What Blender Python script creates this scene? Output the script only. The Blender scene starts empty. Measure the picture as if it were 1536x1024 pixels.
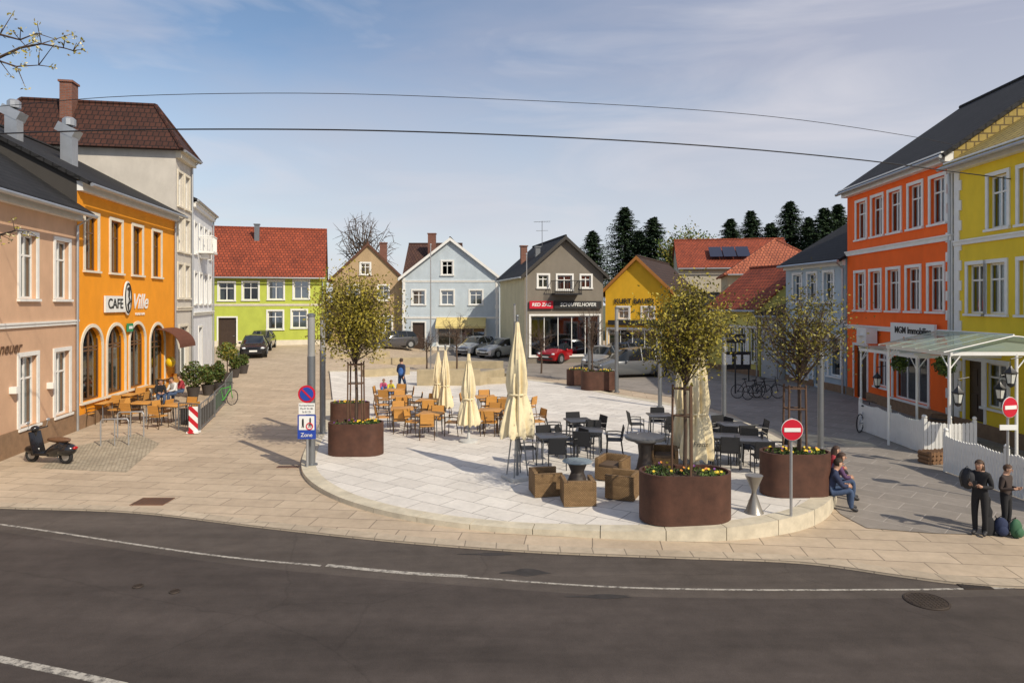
import bpy, bmesh, math, random
from mathutils import Vector, Matrix
from math import sin, cos, pi, radians, atan2, sqrt, hypot
R = random.Random(7)
F=1000.; HY=455.; CX=768.; H=4.6
SC=bpy.context.scene
def ss(a,b,x):
    t=min(1,max(0,(x-a)/(b-a))); return t*t*(3-2*t)
def gz(x,y):
    r=min(60,max(0,y-25)); return .012*r+.02*r*ss(-7,-13,x)
def pz(x,y): return gz(x,y)+.10+.22*ss(0,7,x)*ss(24,15,y)
def bp(px,py,zf=gz):
    a=(px-CX)/F; lo,hi=4.,400.
    for i in range(50):
        m=(lo+hi)/2
        if HY+F*(H-zf(a*m,m))/m>py: lo=m
        else: hi=m
    return Vector((a*m,m,zf(a*m,m)))
def at(px,py,Y): return Vector(((px-CX)/F*Y,Y,H-(py-HY)/F*Y))
# ---------------------------------------------------------------- materials
def newmat(name):
    m=bpy.data.materials.new(name); m.use_nodes=True; nt=m.node_tree
    return m,nt,nt.nodes['Principled BSDF']
def nd(nt,t,**k):
    n=nt.nodes.new(t)
    for a,b in k.items():
        if a.startswith('i_'): n.inputs[a[2:].replace('_',' ')].default_value=b
        else: setattr(n,a,b)
    return n
MC={}
def noisefac(nt,coord,scale,var,stretch=(1,1,1)):
    mp=nd(nt,'ShaderNodeMapping'); mp.inputs['Scale'].default_value=stretch
    nt.links.new(coord,mp.inputs[0])
    a=nd(nt,'ShaderNodeTexNoise',i_Scale=scale,i_Detail=8.,i_Roughness=.65); nt.links.new(mp.outputs[0],a.inputs['Vector'])
    r=nd(nt,'ShaderNodeMapRange'); r.inputs[1].default_value=.25; r.inputs[2].default_value=.75
    r.inputs[3].default_value=1-var; r.inputs[4].default_value=1+var
    nt.links.new(a.outputs['Fac'],r.inputs[0]); return r.outputs[0]
def M(name,col,rough=.7,metal=0,var=.12,scale=2.,bump=.1,bs=60,stretch=(1,1,1),spec=.5,coat=0):
    if name in MC: return MC[name]
    m,nt,b=newmat(name)
    tc=nd(nt,'ShaderNodeTexCoord')
    f=noisefac(nt,tc.outputs['Object'],scale,var,stretch)
    v=nd(nt,'ShaderNodeVectorMath',operation='SCALE'); v.inputs[0].default_value=col
    nt.links.new(f,v.inputs['Scale']); nt.links.new(v.outputs[0],b.inputs['Base Color'])
    b.inputs['Roughness'].default_value=rough; b.inputs['Metallic'].default_value=metal
    b.inputs['Specular IOR Level'].default_value=spec; b.inputs['Coat Weight'].default_value=coat
    if bump:
        n=nd(nt,'ShaderNodeTexNoise',i_Scale=float(bs),i_Detail=4.); nt.links.new(tc.outputs['Object'],n.inputs['Vector'])
        bu=nd(nt,'ShaderNodeBump',i_Strength=bump,i_Distance=.02); nt.links.new(n.outputs['Fac'],bu.inputs['Height']); nt.links.new(bu.outputs[0],b.inputs['Normal'])
    MC[name]=m; return m
def BR(name,c1,c2,mo,bw,rh,ms,rot=0,var=.15,nscale=.6,rough=.75,bump=.4,offset=.5,spec=.3):
    if name in MC: return MC[name]
    m,nt,b=newmat(name)
    uv=nd(nt,'ShaderNodeTexCoord'); mp=nd(nt,'ShaderNodeMapping'); mp.inputs['Rotation'].default_value=(0,0,rot)
    nt.links.new(uv.outputs['UV'],mp.inputs[0])
    br=nd(nt,'ShaderNodeTexBrick'); br.offset=offset
    br.inputs['Color1'].default_value=(*c1,1); br.inputs['Color2'].default_value=(*c2,1); br.inputs['Mortar'].default_value=(*mo,1)
    br.inputs['Scale'].default_value=1; br.inputs['Mortar Size'].default_value=ms; br.inputs['Brick Width'].default_value=bw; br.inputs['Row Height'].default_value=rh
    br.inputs['Mortar Smooth'].default_value=.2
    nt.links.new(mp.outputs[0],br.inputs['Vector'])
    f=noisefac(nt,uv.outputs['UV'],nscale,var); f2=noisefac(nt,uv.outputs['UV'],nscale*9,var*.8)
    mu=nd(nt,'ShaderNodeMath',operation='MULTIPLY'); nt.links.new(f,mu.inputs[0]); nt.links.new(f2,mu.inputs[1])
    v=nd(nt,'ShaderNodeVectorMath',operation='SCALE'); nt.links.new(br.outputs['Color'],v.inputs[0]); nt.links.new(mu.outputs[0],v.inputs['Scale'])
    nt.links.new(v.outputs[0],b.inputs['Base Color']); b.inputs['Roughness'].default_value=rough; b.inputs['Specular IOR Level'].default_value=spec
    bu=nd(nt,'ShaderNodeBump',i_Strength=bump,i_Distance=.03); bu.invert=True; nt.links.new(br.outputs['Fac'],bu.inputs['Height']); nt.links.new(bu.outputs[0],b.inputs['Normal'])
    MC[name]=m; return m
def glassmat(name='window_glass',tint=(.30,.34,.36),gl=.3):
    if name in MC: return MC[name]
    m,nt,b=newmat(name); nt.nodes.remove(b); out=[n for n in nt.nodes if n.type=='OUTPUT_MATERIAL'][0]
    t=nd(nt,'ShaderNodeBsdfTransparent'); t.inputs[0].default_value=(*tint,1)
    g=nd(nt,'ShaderNodeBsdfGlossy'); g.inputs['Roughness'].default_value=.04; g.inputs[0].default_value=(.7,.75,.8,1)
    x=nd(nt,'ShaderNodeMixShader'); x.inputs[0].default_value=gl
    nt.links.new(t.outputs[0],x.inputs[1]); nt.links.new(g.outputs[0],x.inputs[2]); nt.links.new(x.outputs[0],out.inputs[0])
    MC[name]=m; return m
white=M('white_paint',(.78,.77,.73),.5,var=.08,scale=3)
offw=M('stone_trim',(.68,.62,.50),.8,var=.14)
dark=M('dark_interior',(.025,.024,.022),.9)
blk=M('black_metal',(.018,.018,.02),.4,var=.2)
gry=M('grey_metal',(.22,.23,.24),.4,metal=.6)
lgry=M('galvanised_steel',(.45,.46,.47),.4,metal=.7)
glass=glassmat()
cglass=M('car_glass',(.012,.015,.018),.06,bump=0)
rub=M('rubber',(.015,.015,.015),.8)
wood=M('honey_wood',(.56,.27,.06),.5,var=.2,stretch=(1,1,8))
curt=M('curtain_cloth',(.62,.6,.55),.9,var=.15,scale=8)
soil=M('soil',(.06,.04,.025),.95,var=.4,scale=20)
corten=M('corten_steel',(.085,.036,.022),.7,metal=.1,var=.42,scale=3,bump=.15)
# ---------------------------------------------------------------- mesh builder
class B:
    def __init__(s): s.v=[]; s.f=[]; s.m=[]
    def add(s,vs,fs,mi=0):
        o=len(s.v); s.v+= [tuple(v) for v in vs]
        for f in fs: s.f.append([i+o for i in f]); s.m.append(mi)
        return s
    def poly(s,pts,mi=0): return s.add(pts,[list(range(len(pts)))],mi)
    def box(s,c,d,mi=0,rz=0,rx=0,ry=0):
        x,y,z=[k/2 for k in d]; Mx=Matrix.Rotation(rz,3,'Z')@Matrix.Rotation(ry,3,'Y')@Matrix.Rotation(rx,3,'X')
        vs=[Vector(c)+Mx@Vector((a*x,b*y,e*z)) for e in(-1,1) for b in(-1,1) for a in(-1,1)]
        return s.add(vs,[[0,2,3,1],[4,5,7,6],[0,1,5,4],[2,6,7,3],[0,4,6,2],[1,3,7,5]],mi)
    def tube(s,pts,rs,n=8,mi=0,cap=True):
        pts=[Vector(p) for p in pts]
        if not hasattr(rs,'__len__'): rs=[rs]*len(pts)
        vs=[]; fs=[]
        for i,p in enumerate(pts):
            d=(pts[min(i+1,len(pts)-1)]-pts[max(i-1,0)])
            if d.length<1e-6: d=Vector((0,0,1))
            d.normalize(); a=Vector((0,0,1)) if abs(d.z)<.9 else Vector((1,0,0))
            u=d.cross(a).normalized(); w=d.cross(u)
            for k in range(n): t=2*pi*k/n; vs.append(p+(u*cos(t)+w*sin(t))*rs[i])
        for i in range(len(pts)-1):
            for k in range(n): fs.append([i*n+k,(i+1)*n+k,(i+1)*n+(k+1)%n,i*n+(k+1)%n])
        if cap: fs.append(list(range(n))); fs.append([len(vs)-1-k for k in range(n)])
        return s.add(vs,fs,mi)
    def lathe(s,prof,n=24,c=(0,0,0),mi=0,fn=None):
        vs=[]; fs=[]
        for i,(r,z) in enumerate(prof):
            for k in range(n):
                t=2*pi*k/n; q=r*(fn(t,i,z) if fn else 1); vs.append((c[0]+q*cos(t),c[1]+q*sin(t),c[2]+z))
        for i in range(len(prof)-1):
            for k in range(n): fs.append([i*n+k,i*n+(k+1)%n,(i+1)*n+(k+1)%n,(i+1)*n+k])
        fs.append([n-1-k for k in range(n)]); fs.append([(len(prof)-1)*n+k for k in range(n)])
        return s.add(vs,fs,mi)
    def sph(s,c,r,n=12,m=8,mi=0):
        if not hasattr(r,'__len__'): r=(r,r,r)
        vs=[];fs=[]
        for i in range(m+1):
            a=pi*i/m
            for k in range(n): t=2*pi*k/n; vs.append((c[0]+r[0]*sin(a)*cos(t),c[1]+r[1]*sin(a)*sin(t),c[2]-r[2]*cos(a)))
        for i in range(m):
            for k in range(n): fs.append([i*n+k,i*n+(k+1)%n,(i+1)*n+(k+1)%n,(i+1)*n+k])
        return s.add(vs,fs,mi)
    def ring(s,c,ax,Rr,r,n=24,m=8,mi=0):
        ax=Vector(ax).normalized(); a=Vector((0,0,1)) if abs(ax.z)<.9 else Vector((1,0,0)); u=ax.cross(a).normalized(); w=ax.cross(u); c=Vector(c)
        vs=[];fs=[]
        for i in range(n):
            t=2*pi*i/n; d=u*cos(t)+w*sin(t)
            for k in range(m): q=2*pi*k/m; vs.append(c+d*(Rr+r*cos(q))+ax*r*sin(q))
        for i in range(n):
            for k in range(m): fs.append([i*m+k,((i+1)%n)*m+k,((i+1)%n)*m+(k+1)%m,i*m+(k+1)%m])
        return s.add(vs,fs,mi)
    def disc(s,c,ax,r,t,n=28,mi=0):
        ax=Vector(ax).normalized(); c=Vector(c); return s.tube([c-ax*t/2,c+ax*t/2],r,n,mi)
    def slab(s,pts,t,mi=0):
        pts=[Vector(p) for p in pts]; n=(pts[1]-pts[0]).cross(pts[2]-pts[0]).normalized(); k=len(pts)
        lo=[p-n*t for p in pts]; fs=[list(range(k)),[2*k-1-i for i in range(k)]]+[[i,i+k,(i+1)%k+k,(i+1)%k] for i in range(k)]
        return s.add(pts+lo,fs,mi)
    def mesh(s,name,mats,smooth=True,bevel=0,merge=False):
        me=bpy.data.meshes.new(name); me.from_pydata(s.v,[],s.f)
        if not isinstance(mats,(list,tuple)): mats=[mats]
        for m in mats: me.materials.append(m)
        me.polygons.foreach_set('material_index',s.m)
        if bevel or merge:
            bm=bmesh.new(); bm.from_mesh(me); bmesh.ops.remove_doubles(bm,verts=bm.verts,dist=1e-5)
            if bevel: 
                bmesh.ops.recalc_face_normals(bm,faces=bm.faces)
                es=[e for e in bm.edges if len(e.link_faces)==2 and e.calc_face_angle(0)>.6]
                bmesh.ops.bevel(bm,geom=es,offset=bevel,segments=2,affect='EDGES',profile=.6,clamp_overlap=True)
            bm.to_mesh(me); bm.free()
        uvmap(me); 
        if smooth:
            me.polygons.foreach_set('use_smooth',[True]*len(me.polygons)); me.set_sharp_from_angle(angle=.6)
        me.update(); return me
def uvmap(me):
    if len(me.polygons)>30000: return
    l=me.uv_layers.new(name='UVMap').data; vs=me.vertices
    for p in me.polygons:
        n=p.normal; u=Vector((0,0,1)).cross(n)
        if n.z>.999 or u.length<1e-3: u=Vector((1,0,0))
        u.normalize()
        if n.z>.97: u=Vector((1,0,0))
        v=n.cross(u)
        for li in p.loop_indices:
            c=vs[me.loops[li].vertex_index].co; l[li].uv=(c.dot(u),c.dot(v))
COL=SC.collection
def ob(name,data,parent=None,loc=(0,0,0),rz=0,sc=None,label=None):
    o=bpy.data.objects.new(name,data); COL.objects.link(o); o.location=loc; o.rotation_euler=(0,0,rz)
    if sc: o.scale=(sc,sc,sc) if not hasattr(sc,'__len__') else sc
    if parent: o.parent=parent
    if label: o['label']=label
    return o
def top(name,label,cat,loc=(0,0,0),rz=0,sc=None,group=None,data=None):
    o=ob(name,data,None,loc,rz,sc,label); o['category']=cat
    if group: o['group']=group
    return o
def thing(name,label,cat,parts,loc,rz=0,sc=None,group=None):
    r=top(name,label,cat,loc,rz,sc,group); L=[]
    for p in parts:
        L.append(ob(p[0],p[1],r if len(p)<3 or p[2] is None else L[p[2]]))
    return r
def textmesh(s,size,mat,shear=0,ext=.008,bold=0):
    c=bpy.data.curves.new('t','FONT'); c.body=s; c.size=size; c.extrude=ext; c.align_x='CENTER'; c.align_y='CENTER'; c.shear=shear; c.offset=bold
    o=bpy.data.objects.new('t',c); COL.objects.link(o); dg=bpy.context.evaluated_depsgraph_get()
    me=bpy.data.meshes.new_from_object(o.evaluated_get(dg)); bpy.data.objects.remove(o)
    me.transform(Matrix.Rotation(pi/2,4,'X')); me.materials.clear(); me.materials.append(mat); return me
# ---------------------------------------------------------------- ground
def sheet(name,pts,zf,mat,step=2.,thick=0):
    bm=bmesh.new(); vs=[bm.verts.new((p[0],p[1],0)) for p in pts]; f=bm.faces.new(vs); f.normal_update()
    if f.normal.z<0: bmesh.ops.reverse_faces(bm,faces=bm.faces)
    bmesh.ops.triangulate(bm,faces=bm.faces)
    xs=[p[0] for p in pts]; ys=[p[1] for p in pts]
    for ax,a0,a1 in((0,min(xs),max(xs)),(1,min(ys),max(ys))):
        k=math.ceil(a0/step)*step
        while k<a1:
            co=[0,0,0]; co[ax]=k; no=[0,0,0]; no[ax]=1
            bmesh.ops.bisect_plane(bm,geom=bm.verts[:]+bm.edges[:]+bm.faces[:],plane_co=co,plane_no=no); k+=step
    for v in bm.verts: v.co.z=zf(v.co.x,v.co.y)
    for f in bm.faces:
        f.normal_update()
        if f.normal.z<0: f.normal_flip()
    me=bpy.data.meshes.new(name); bm.to_mesh(me); bm.free(); me.materials.append(mat); uvmap(me)
    o=ob(name,me); o['kind']='structure'; return o
def smooth(pts,k=6):
    pts=[Vector(p[:2]) for p in pts]; out=[]
    for i in range(len(pts)-1):
        p0=pts[max(i-1,0)];p1=pts[i];p2=pts[i+1];p3=pts[min(i+2,len(pts)-1)]
        for j in range(k):
            t=j/k; out.append(.5*((2*p1)+(p2-p0)*t+(2*p0-5*p1+4*p2-p3)*t*t+(3*p1-p0-3*p2+p3)*t**3))
    out.append(pts[-1]); return out
def offs(pts,d):
    out=[]
    for i,p in enumerate(pts):
        t=(pts[min(i+1,len(pts)-1)]-pts[max(i-1,0)]).normalized(); out.append(p+Vector((-t.y,t.x))*d)
    return out
def asphalt(name,col):
    m,nt,b=newmat(name); tc=nd(nt,'ShaderNodeTexCoord'); g=tc.outputs['Object']
    f1=noisefac(nt,g,.5,.36,(.25,1.9,1)); f2=noisefac(nt,g,2.2,.2); f3=noisefac(nt,g,160.,.5)
    a=nd(nt,'ShaderNodeMath',operation='MULTIPLY'); nt.links.new(f1,a.inputs[0]); nt.links.new(f2,a.inputs[1])
    c=nd(nt,'ShaderNodeMath',operation='MULTIPLY'); nt.links.new(a.outputs[0],c.inputs[0]); nt.links.new(f3,c.inputs[1])
    vo=nd(nt,'ShaderNodeTexVoronoi',feature='DISTANCE_TO_EDGE',i_Scale=.2); n=nd(nt,'ShaderNodeTexNoise',i_Scale=1.5,i_Detail=6.)
    mx=nd(nt,'ShaderNodeMix',data_type='VECTOR'); mx.inputs[0].default_value=.25; nt.links.new(g,n.inputs['Vector']); nt.links.new(g,mx.inputs[4]); nt.links.new(n.outputs['Color'],mx.inputs[5]); nt.links.new(mx.outputs[1],vo.inputs['Vector'])
    r=nd(nt,'ShaderNodeMapRange'); r.inputs[1].default_value=0; r.inputs[2].default_value=.004; r.inputs[3].default_value=.84; r.inputs[4].default_value=1; nt.links.new(vo.outputs['Distance'],r.inputs[0])
    e=nd(nt,'ShaderNodeMath',operation='MULTIPLY'); nt.links.new(c.outputs[0],e.inputs[0]); nt.links.new(r.outputs[0],e.inputs[1])
    v=nd(nt,'ShaderNodeVectorMath',operation='SCALE'); v.inputs[0].default_value=col; nt.links.new(e.outputs[0],v.inputs['Scale']); nt.links.new(v.outputs[0],b.inputs['Base Color'])
    b.inputs['Roughness'].default_value=.85; b.inputs['Specular IOR Level'].default_value=.25
    bn=nd(nt,'ShaderNodeTexNoise',i_Scale=90.,i_Detail=3.); nt.links.new(g,bn.inputs['Vector']); bu=nd(nt,'ShaderNodeBump',i_Strength=.35,i_Distance=.01); nt.links.new(bn.outputs['Fac'],bu.inputs['Height']); nt.links.new(bu.outputs[0],b.inputs['Normal'])
    return m
asph=asphalt('asphalt',(.066,.054,.048)); asph2=asphalt('light_asphalt',(.088,.073,.063))
terr=M('meadow',(.09,.1,.05),.95,var=.3,scale=.1)
b=B(); xs=[-700,-300,-120,-60,-40,-30,-20,-13,-11,-9,-7,0,20,40,80,200,700]; ys=[-60,0,12,25,35,45,60,85,100,200,500,1200]
for y in ys:
    for x in xs: b.v.append((x,y,gz(x,y)-.14))
for j in range(len(ys)-1):
    for i in range(len(xs)-1): n=len(xs); b.f.append([j*n+i,j*n+i+1,(j+1)*n+i+1,(j+1)*n+i]); b.m.append(0)
o=ob('ground',b.mesh('ground',terr)); o['kind']='structure'
pave=BR('beige_pavers',(.50,.40,.29),(.43,.34,.245),(.22,.175,.13),1.3,.55,.012,rot=.12,var=.16,nscale=.5)
plz=BR('pale_granite_slabs',(.70,.66,.60),(.61,.57,.515),(.28,.26,.235),.95,.62,.010,rot=.62,var=.13,nscale=.7)
lane=BR('grey_pavers',(.27,.24,.21),(.225,.20,.175),(.38,.34,.30),1.1,.6,.011,rot=.75,var=.16,nscale=.5)
conc=M('kerb_granite',(.56,.50,.38),.8,var=.25,scale=3)
edge=smooth([bp(*p) for p in[(-500,745),(-200,752),(0,760),(200,767),(400,790),(600,811),(800,826),(1000,834),(1200,842),(1350,862),(1450,874),(1600,880),(2100,880)]])
pv=[(p.x,p.y) for p in edge]+[(45,72),(-45,72)]
sheet('pavement',pv,lambda x,y:gz(x,y),pave)
rd=[(p.x,p.y) for p in offs(edge,.02)]+[(60,-20),(-60,-20)]
sheet('road',rd,lambda x,y:-.035,asph)
def strip(name,pts,w,z0,z1,mat,kind='structure',zf=None):
    zf=zf or (lambda x,y:0); q=offs(pts,w); bb=B(); vs=[];fs=[]
    for p,r in zip(pts,q):
        vs+=[(p.x,p.y,zf(p.x,p.y)+z0),(p.x,p.y,zf(p.x,p.y)+z1),(r.x,r.y,zf(r.x,r.y)+z1),(r.x,r.y,zf(r.x,r.y)+z0)]
    for i in range(len(pts)-1):
        a=i*4;c=a+4
        fs+=[[a,c,c+1,a+1],[a+1,c+1,c+2,a+2],[a+2,c+2,c+3,a+3]]
    fs+=[[0,1,2,3],[len(vs)-1,len(vs)-2,len(vs)-3,len(vs)-4]]
    bb.add(vs,fs); me=bb.mesh(name,mat,smooth=False,merge=True); 
    bm=bmesh.new(); bm.from_mesh(me); bmesh.ops.recalc_face_normals(bm,faces=bm.faces); bm.to_mesh(me); bm.free()
    return ob(name,me)
sett=BR('edge_stones',(.47,.39,.29),(.42,.345,.255),(.24,.2,.155),.6,2.,.012,var=.2)
o=strip('pavement_edge',edge,.3,-.06,.006,sett); o['kind']='structure'
# lighter asphalt lane along the kerb
lw=smooth([bp(*p,lambda x,y:-.035) for p in[(-200,775),(0,797),(300,840),(480,860),(700,878),(900,892),(1100,897),(1300,897),(1700,890)]])
e2=offs(edge,-.05); sheet('road',[(p.x,p.y) for p in e2[6:-4]]+[(p.x,p.y) for p in lw[::-1]],lambda x,y:-.0345,asph2)
# plaza
front=[(487,600),(480,635),(462,665),(452,695),(462,718),(500,742),(560,762),(640,778),(740,790),(860,796),(980,797),(1090,792),(1180,778),(1228,762),(1250,743),(1254,722)]
back=[(1236,697),(1190,668),(1110,630),(1010,606),(930,592),(860,578),(780,567),(690,560),(600,556),(492,556)]
fp=smooth([bp(*p,pz) for p in front+back])
pl=[(p.x,p.y) for p in offs(fp,.36)]
sheet('plaza',pl,pz,plz)
def kerbstones(name,pts,w,step=1.1):
    acc=0; bb=B(); q=offs(pts,w); seg=[]; start=0
    for i in range(1,len(pts)):
        acc+=(pts[i]-pts[i-1]).length
        if acc>step or i==len(pts)-1:
            seg.append((start,i)); start=i; acc=0
    for a,c in seg:
        vs=[];fs=[]; n=c-a+1
        for j in range(a,c+1):
            p=pts[j].copy(); r=q[j].copy()
            if j==a: d=(pts[j+1]-pts[j]).normalized()*.008
            elif j==c: d=(pts[j-1]-pts[j]).normalized()*.008
            else: d=Vector((0,0))
            p+=d; r+=d; zt=pz(p.x,p.y)+.012; zt2=pz(r.x,r.y)+.012
            vs+=[(p.x,p.y,gz(p.x,p.y)-.05),(p.x,p.y,zt),(r.x,r.y,zt2),(r.x,r.y,gz(r.x,r.y)-.05)]
        for j in range(n-1):
            s=j*4;e=s+4; fs+=[[s,e,e+1,s+1],[s+1,e+1,e+2,s+2],[s+2,e+2,e+3,s+3]]
        fs+=[[0,1,2,3],[n*4-1,n*4-2,n*4-3,n*4-4]]
        bb.add(vs,[f[::-1] for f in fs])
    return ob(name,bb.mesh(name,conc,smooth=False))
o=kerbstones('kerb',fp,.38); o['kind']='structure'
lp=[bp(*p) for p in[(1225,735),(1262,772),(1300,792),(1400,800),(1620,806)]]
sheet('lane',[(p.x,p.y) for p in lp]+[(24,14),(24,62),(-7,62),(-7,50)]+[(p.x,p.y) for p in [bp(700,556),bp(860,570),bp(940,585),bp(1010,596),bp(1100,622),bp(1170,660),bp(1205,690)]],lambda x,y:gz(x,y)+.012,lane)
def paintmat():
    m,nt,b=newmat('road_paint'); tc=nd(nt,'ShaderNodeTexCoord'); n=nd(nt,'ShaderNodeTexNoise',i_Scale=14.,i_Detail=6.,i_Roughness=.7); nt.links.new(tc.outputs['Object'],n.inputs['Vector'])
    r=nd(nt,'ShaderNodeMapRange'); r.inputs[1].default_value=.38; r.inputs[2].default_value=.55; nt.links.new(n.outputs['Fac'],r.inputs[0])
    x=nd(nt,'ShaderNodeMix',data_type='RGBA'); x.inputs[6].default_value=(.11,.1,.09,1); x.inputs[7].default_value=(.42,.39,.34,1); nt.links.new(r.outputs[0],x.inputs[0]); nt.links.new(x.outputs[2],b.inputs['Base Color']); b.inputs['Roughness'].default_value=.8
    return m
wp=paintmat()
def mark(pix,w):
    pts=smooth([bp(*p,lambda x,y:-.035) for p in pix]); s=strip('road_marking',pts,w,0,.007,wp,zf=lambda x,y:-.036); s['kind']='structure'
mark([(-200,765),(0,787),(300,831),(480,849)],.055)
mark([(488,849),(600,860),(700,866)],.1)
mark([(700,866),(900,880),(1100,885),(1300,885),(1420,884),(1700,878)],.045)
mark([(-120,965),(0,993),(90,1012),(180,1032)],.12)
pt=M('painted_shadow',(.035,.03,.028),.85,var=.4,scale=5)  # dark colour that paints cast shadows onto the asphalt
for c,rx,ry in[((790,855),.4,.13),((905,891),.5,.07),((735,828),.5,.06)]:
    p=bp(*c); pts=[(p.x+rx*cos(t)*(1+.25*sin(3*t+rx*9)),p.y+ry*sin(t)*(1+.3*cos(4*t))) for t in[2*pi*i/24 for i in range(24)]]
    sheet('painted_road_shadow',pts,lambda x,y:-.031,pt)  # thin dark sheets standing in for shadows on the road
cast=M('cast_iron',(.06,.045,.035),.7,metal=.4,var=.3)
rustc=M('rusty_iron',(.16,.075,.04),.8,var=.3)
def cover(px,py,r,sq=False,m=cast,z=0.,ar=1):
    p=bp(px,py); b=B()
    if sq:
        b.box((0,0,.0),(2*r,2*r*ar,.02))
        for i in range(9): b.box((-r+.12*r+i*.22*r,0,.008),(.1*r,1.7*r*ar,.008),1)
    else:
        b.disc((0,0,0),(0,0,1),r,.02); b.ring((0,0,.006),(0,0,1),r*.93,.012,32,6,0)
        for i in range(-4,5):
            for j in range(-4,5):
                if hypot(i,j)<4.4: b.box((i*r*.19,j*r*.19,.012),(r*.12,r*.12,.008),0)
    top('manhole_cover' if not sq else 'drain_grate','cast iron %s set flush in the ground'%('round manhole cover' if not sq else 'slotted drain grate'),'manhole cover' if not sq else 'drain grate',(p.x,p.y,z+.002),data=b.mesh('cover',[m,blk]))
cover(1390,898,.32,z=-.033); cover(1462,876,.24,True,z=-.033,ar=.5); cover(229,752,.38,True,rustc,ar=.75); cover(262,884,.08,z=-.033); cover(207,876,.08,z=-.033)
cover(432,700,.3,True,rustc,ar=.35); cover(428,604,.4,True,rustc,ar=.7)
# ---------------------------------------------------------------- buildings
WC={}
def window_meshes(w,h,style,fm,arch=False,tr=.13,trm=None):
    k=(round(w,2),round(h,2),style,fm.name,arch,tr,trm.name if trm else '')
    if k in WC: return WC[k]
    b=B(); t=.07
    b.box((t/2,.15,h/2),(t,.06,h)); b.box((w-t/2,.15,h/2),(t,.06,h)); b.box((w/2,.15,t/2),(w-2*t,.06,t)); b.box((w/2,.15,h-t/2),(w-2*t,.06,t))
    if style!='shop': b.box((w/2,.148,h/2),(.07,.06,h-2*t))
    else:
        for i in range(1,int(w/1.2)+1): b.box((i*w/(int(w/1.2)+1),.148,h/2),(.05,.06,h-2*t))
    if style in('cross',) : b.box((w/2,.146,h*.68),(w-2*t,.05,.06))
    if arch: b.box((w/2,.146,h-w/2),(w-2*t,.05,.06))
    fr=b.mesh('frame',fm,smooth=False)
    g=B(); g.poly([(t,.15,t),(w-t,.15,t),(w-t,.15,h-t),(t,.15,h-t)]); gl=g.mesh('pane',glass,smooth=False)
    s=B()
    if trm:
        if arch:
            n=14; cz=h-w/2
            ip=[(w/2+cos(pi-pi*i/n)*w/2,cz+sin(pi*i/n)*w/2) for i in range(n+1)]; op=[(w/2+cos(pi-pi*i/n)*(w/2+tr),cz+sin(pi*i/n)*(w/2+tr)) for i in range(n+1)]
            for i in range(n): s.slab([(ip[i][0],-.04,ip[i][1]),(ip[i+1][0],-.04,ip[i+1][1]),(op[i+1][0],-.04,op[i+1][1]),(op[i][0],-.04,op[i][1])],.05)
            s.box((-tr/2,-.018,cz/2),(tr,.045,cz)); s.box((w+tr/2,-.018,cz/2),(tr,.045,cz))
        else:
            s.box((-tr/2,-.018,h/2),(tr,.045,h)); s.box((w+tr/2,-.018,h/2),(tr,.045,h)); s.box((w/2,-.02,h+tr/2),(w+2*tr,.05,tr))
        s.box((w/2,-.04,-.05),(w+2*tr+.06,.12,.08))
    else: s.box((w/2,-.03,-.03),(w+.1,.1,.05))
    su=s.mesh('sill' if not trm else 'surround',trm or fm,smooth=False)
    c=B(); n=10
    def cv(x0,x1,z0,z1):
        for i in range(n):
            a=x0+(x1-x0)*i/n; d=x0+(x1-x0)*(i+1)/n; y=.24+.02*(i%2); y2=.24+.02*((i+1)%2); c.poly([(a,y,z0),(d,y2,z0),(d,y2,z1),(a,y,z1)])
    cv(t,w*.33,t,h-t); cv(w*.67,w-t,t,h-t); cu=c.mesh('curtain',curt,smooth=False)
    c=B(); cv(t,w-t,t,h*.5); cu2=c.mesh('curtain',curt,smooth=False)
    WC[k]=(fr,gl,su,cu,cu2); return WC[k]
class Bld: pass
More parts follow.
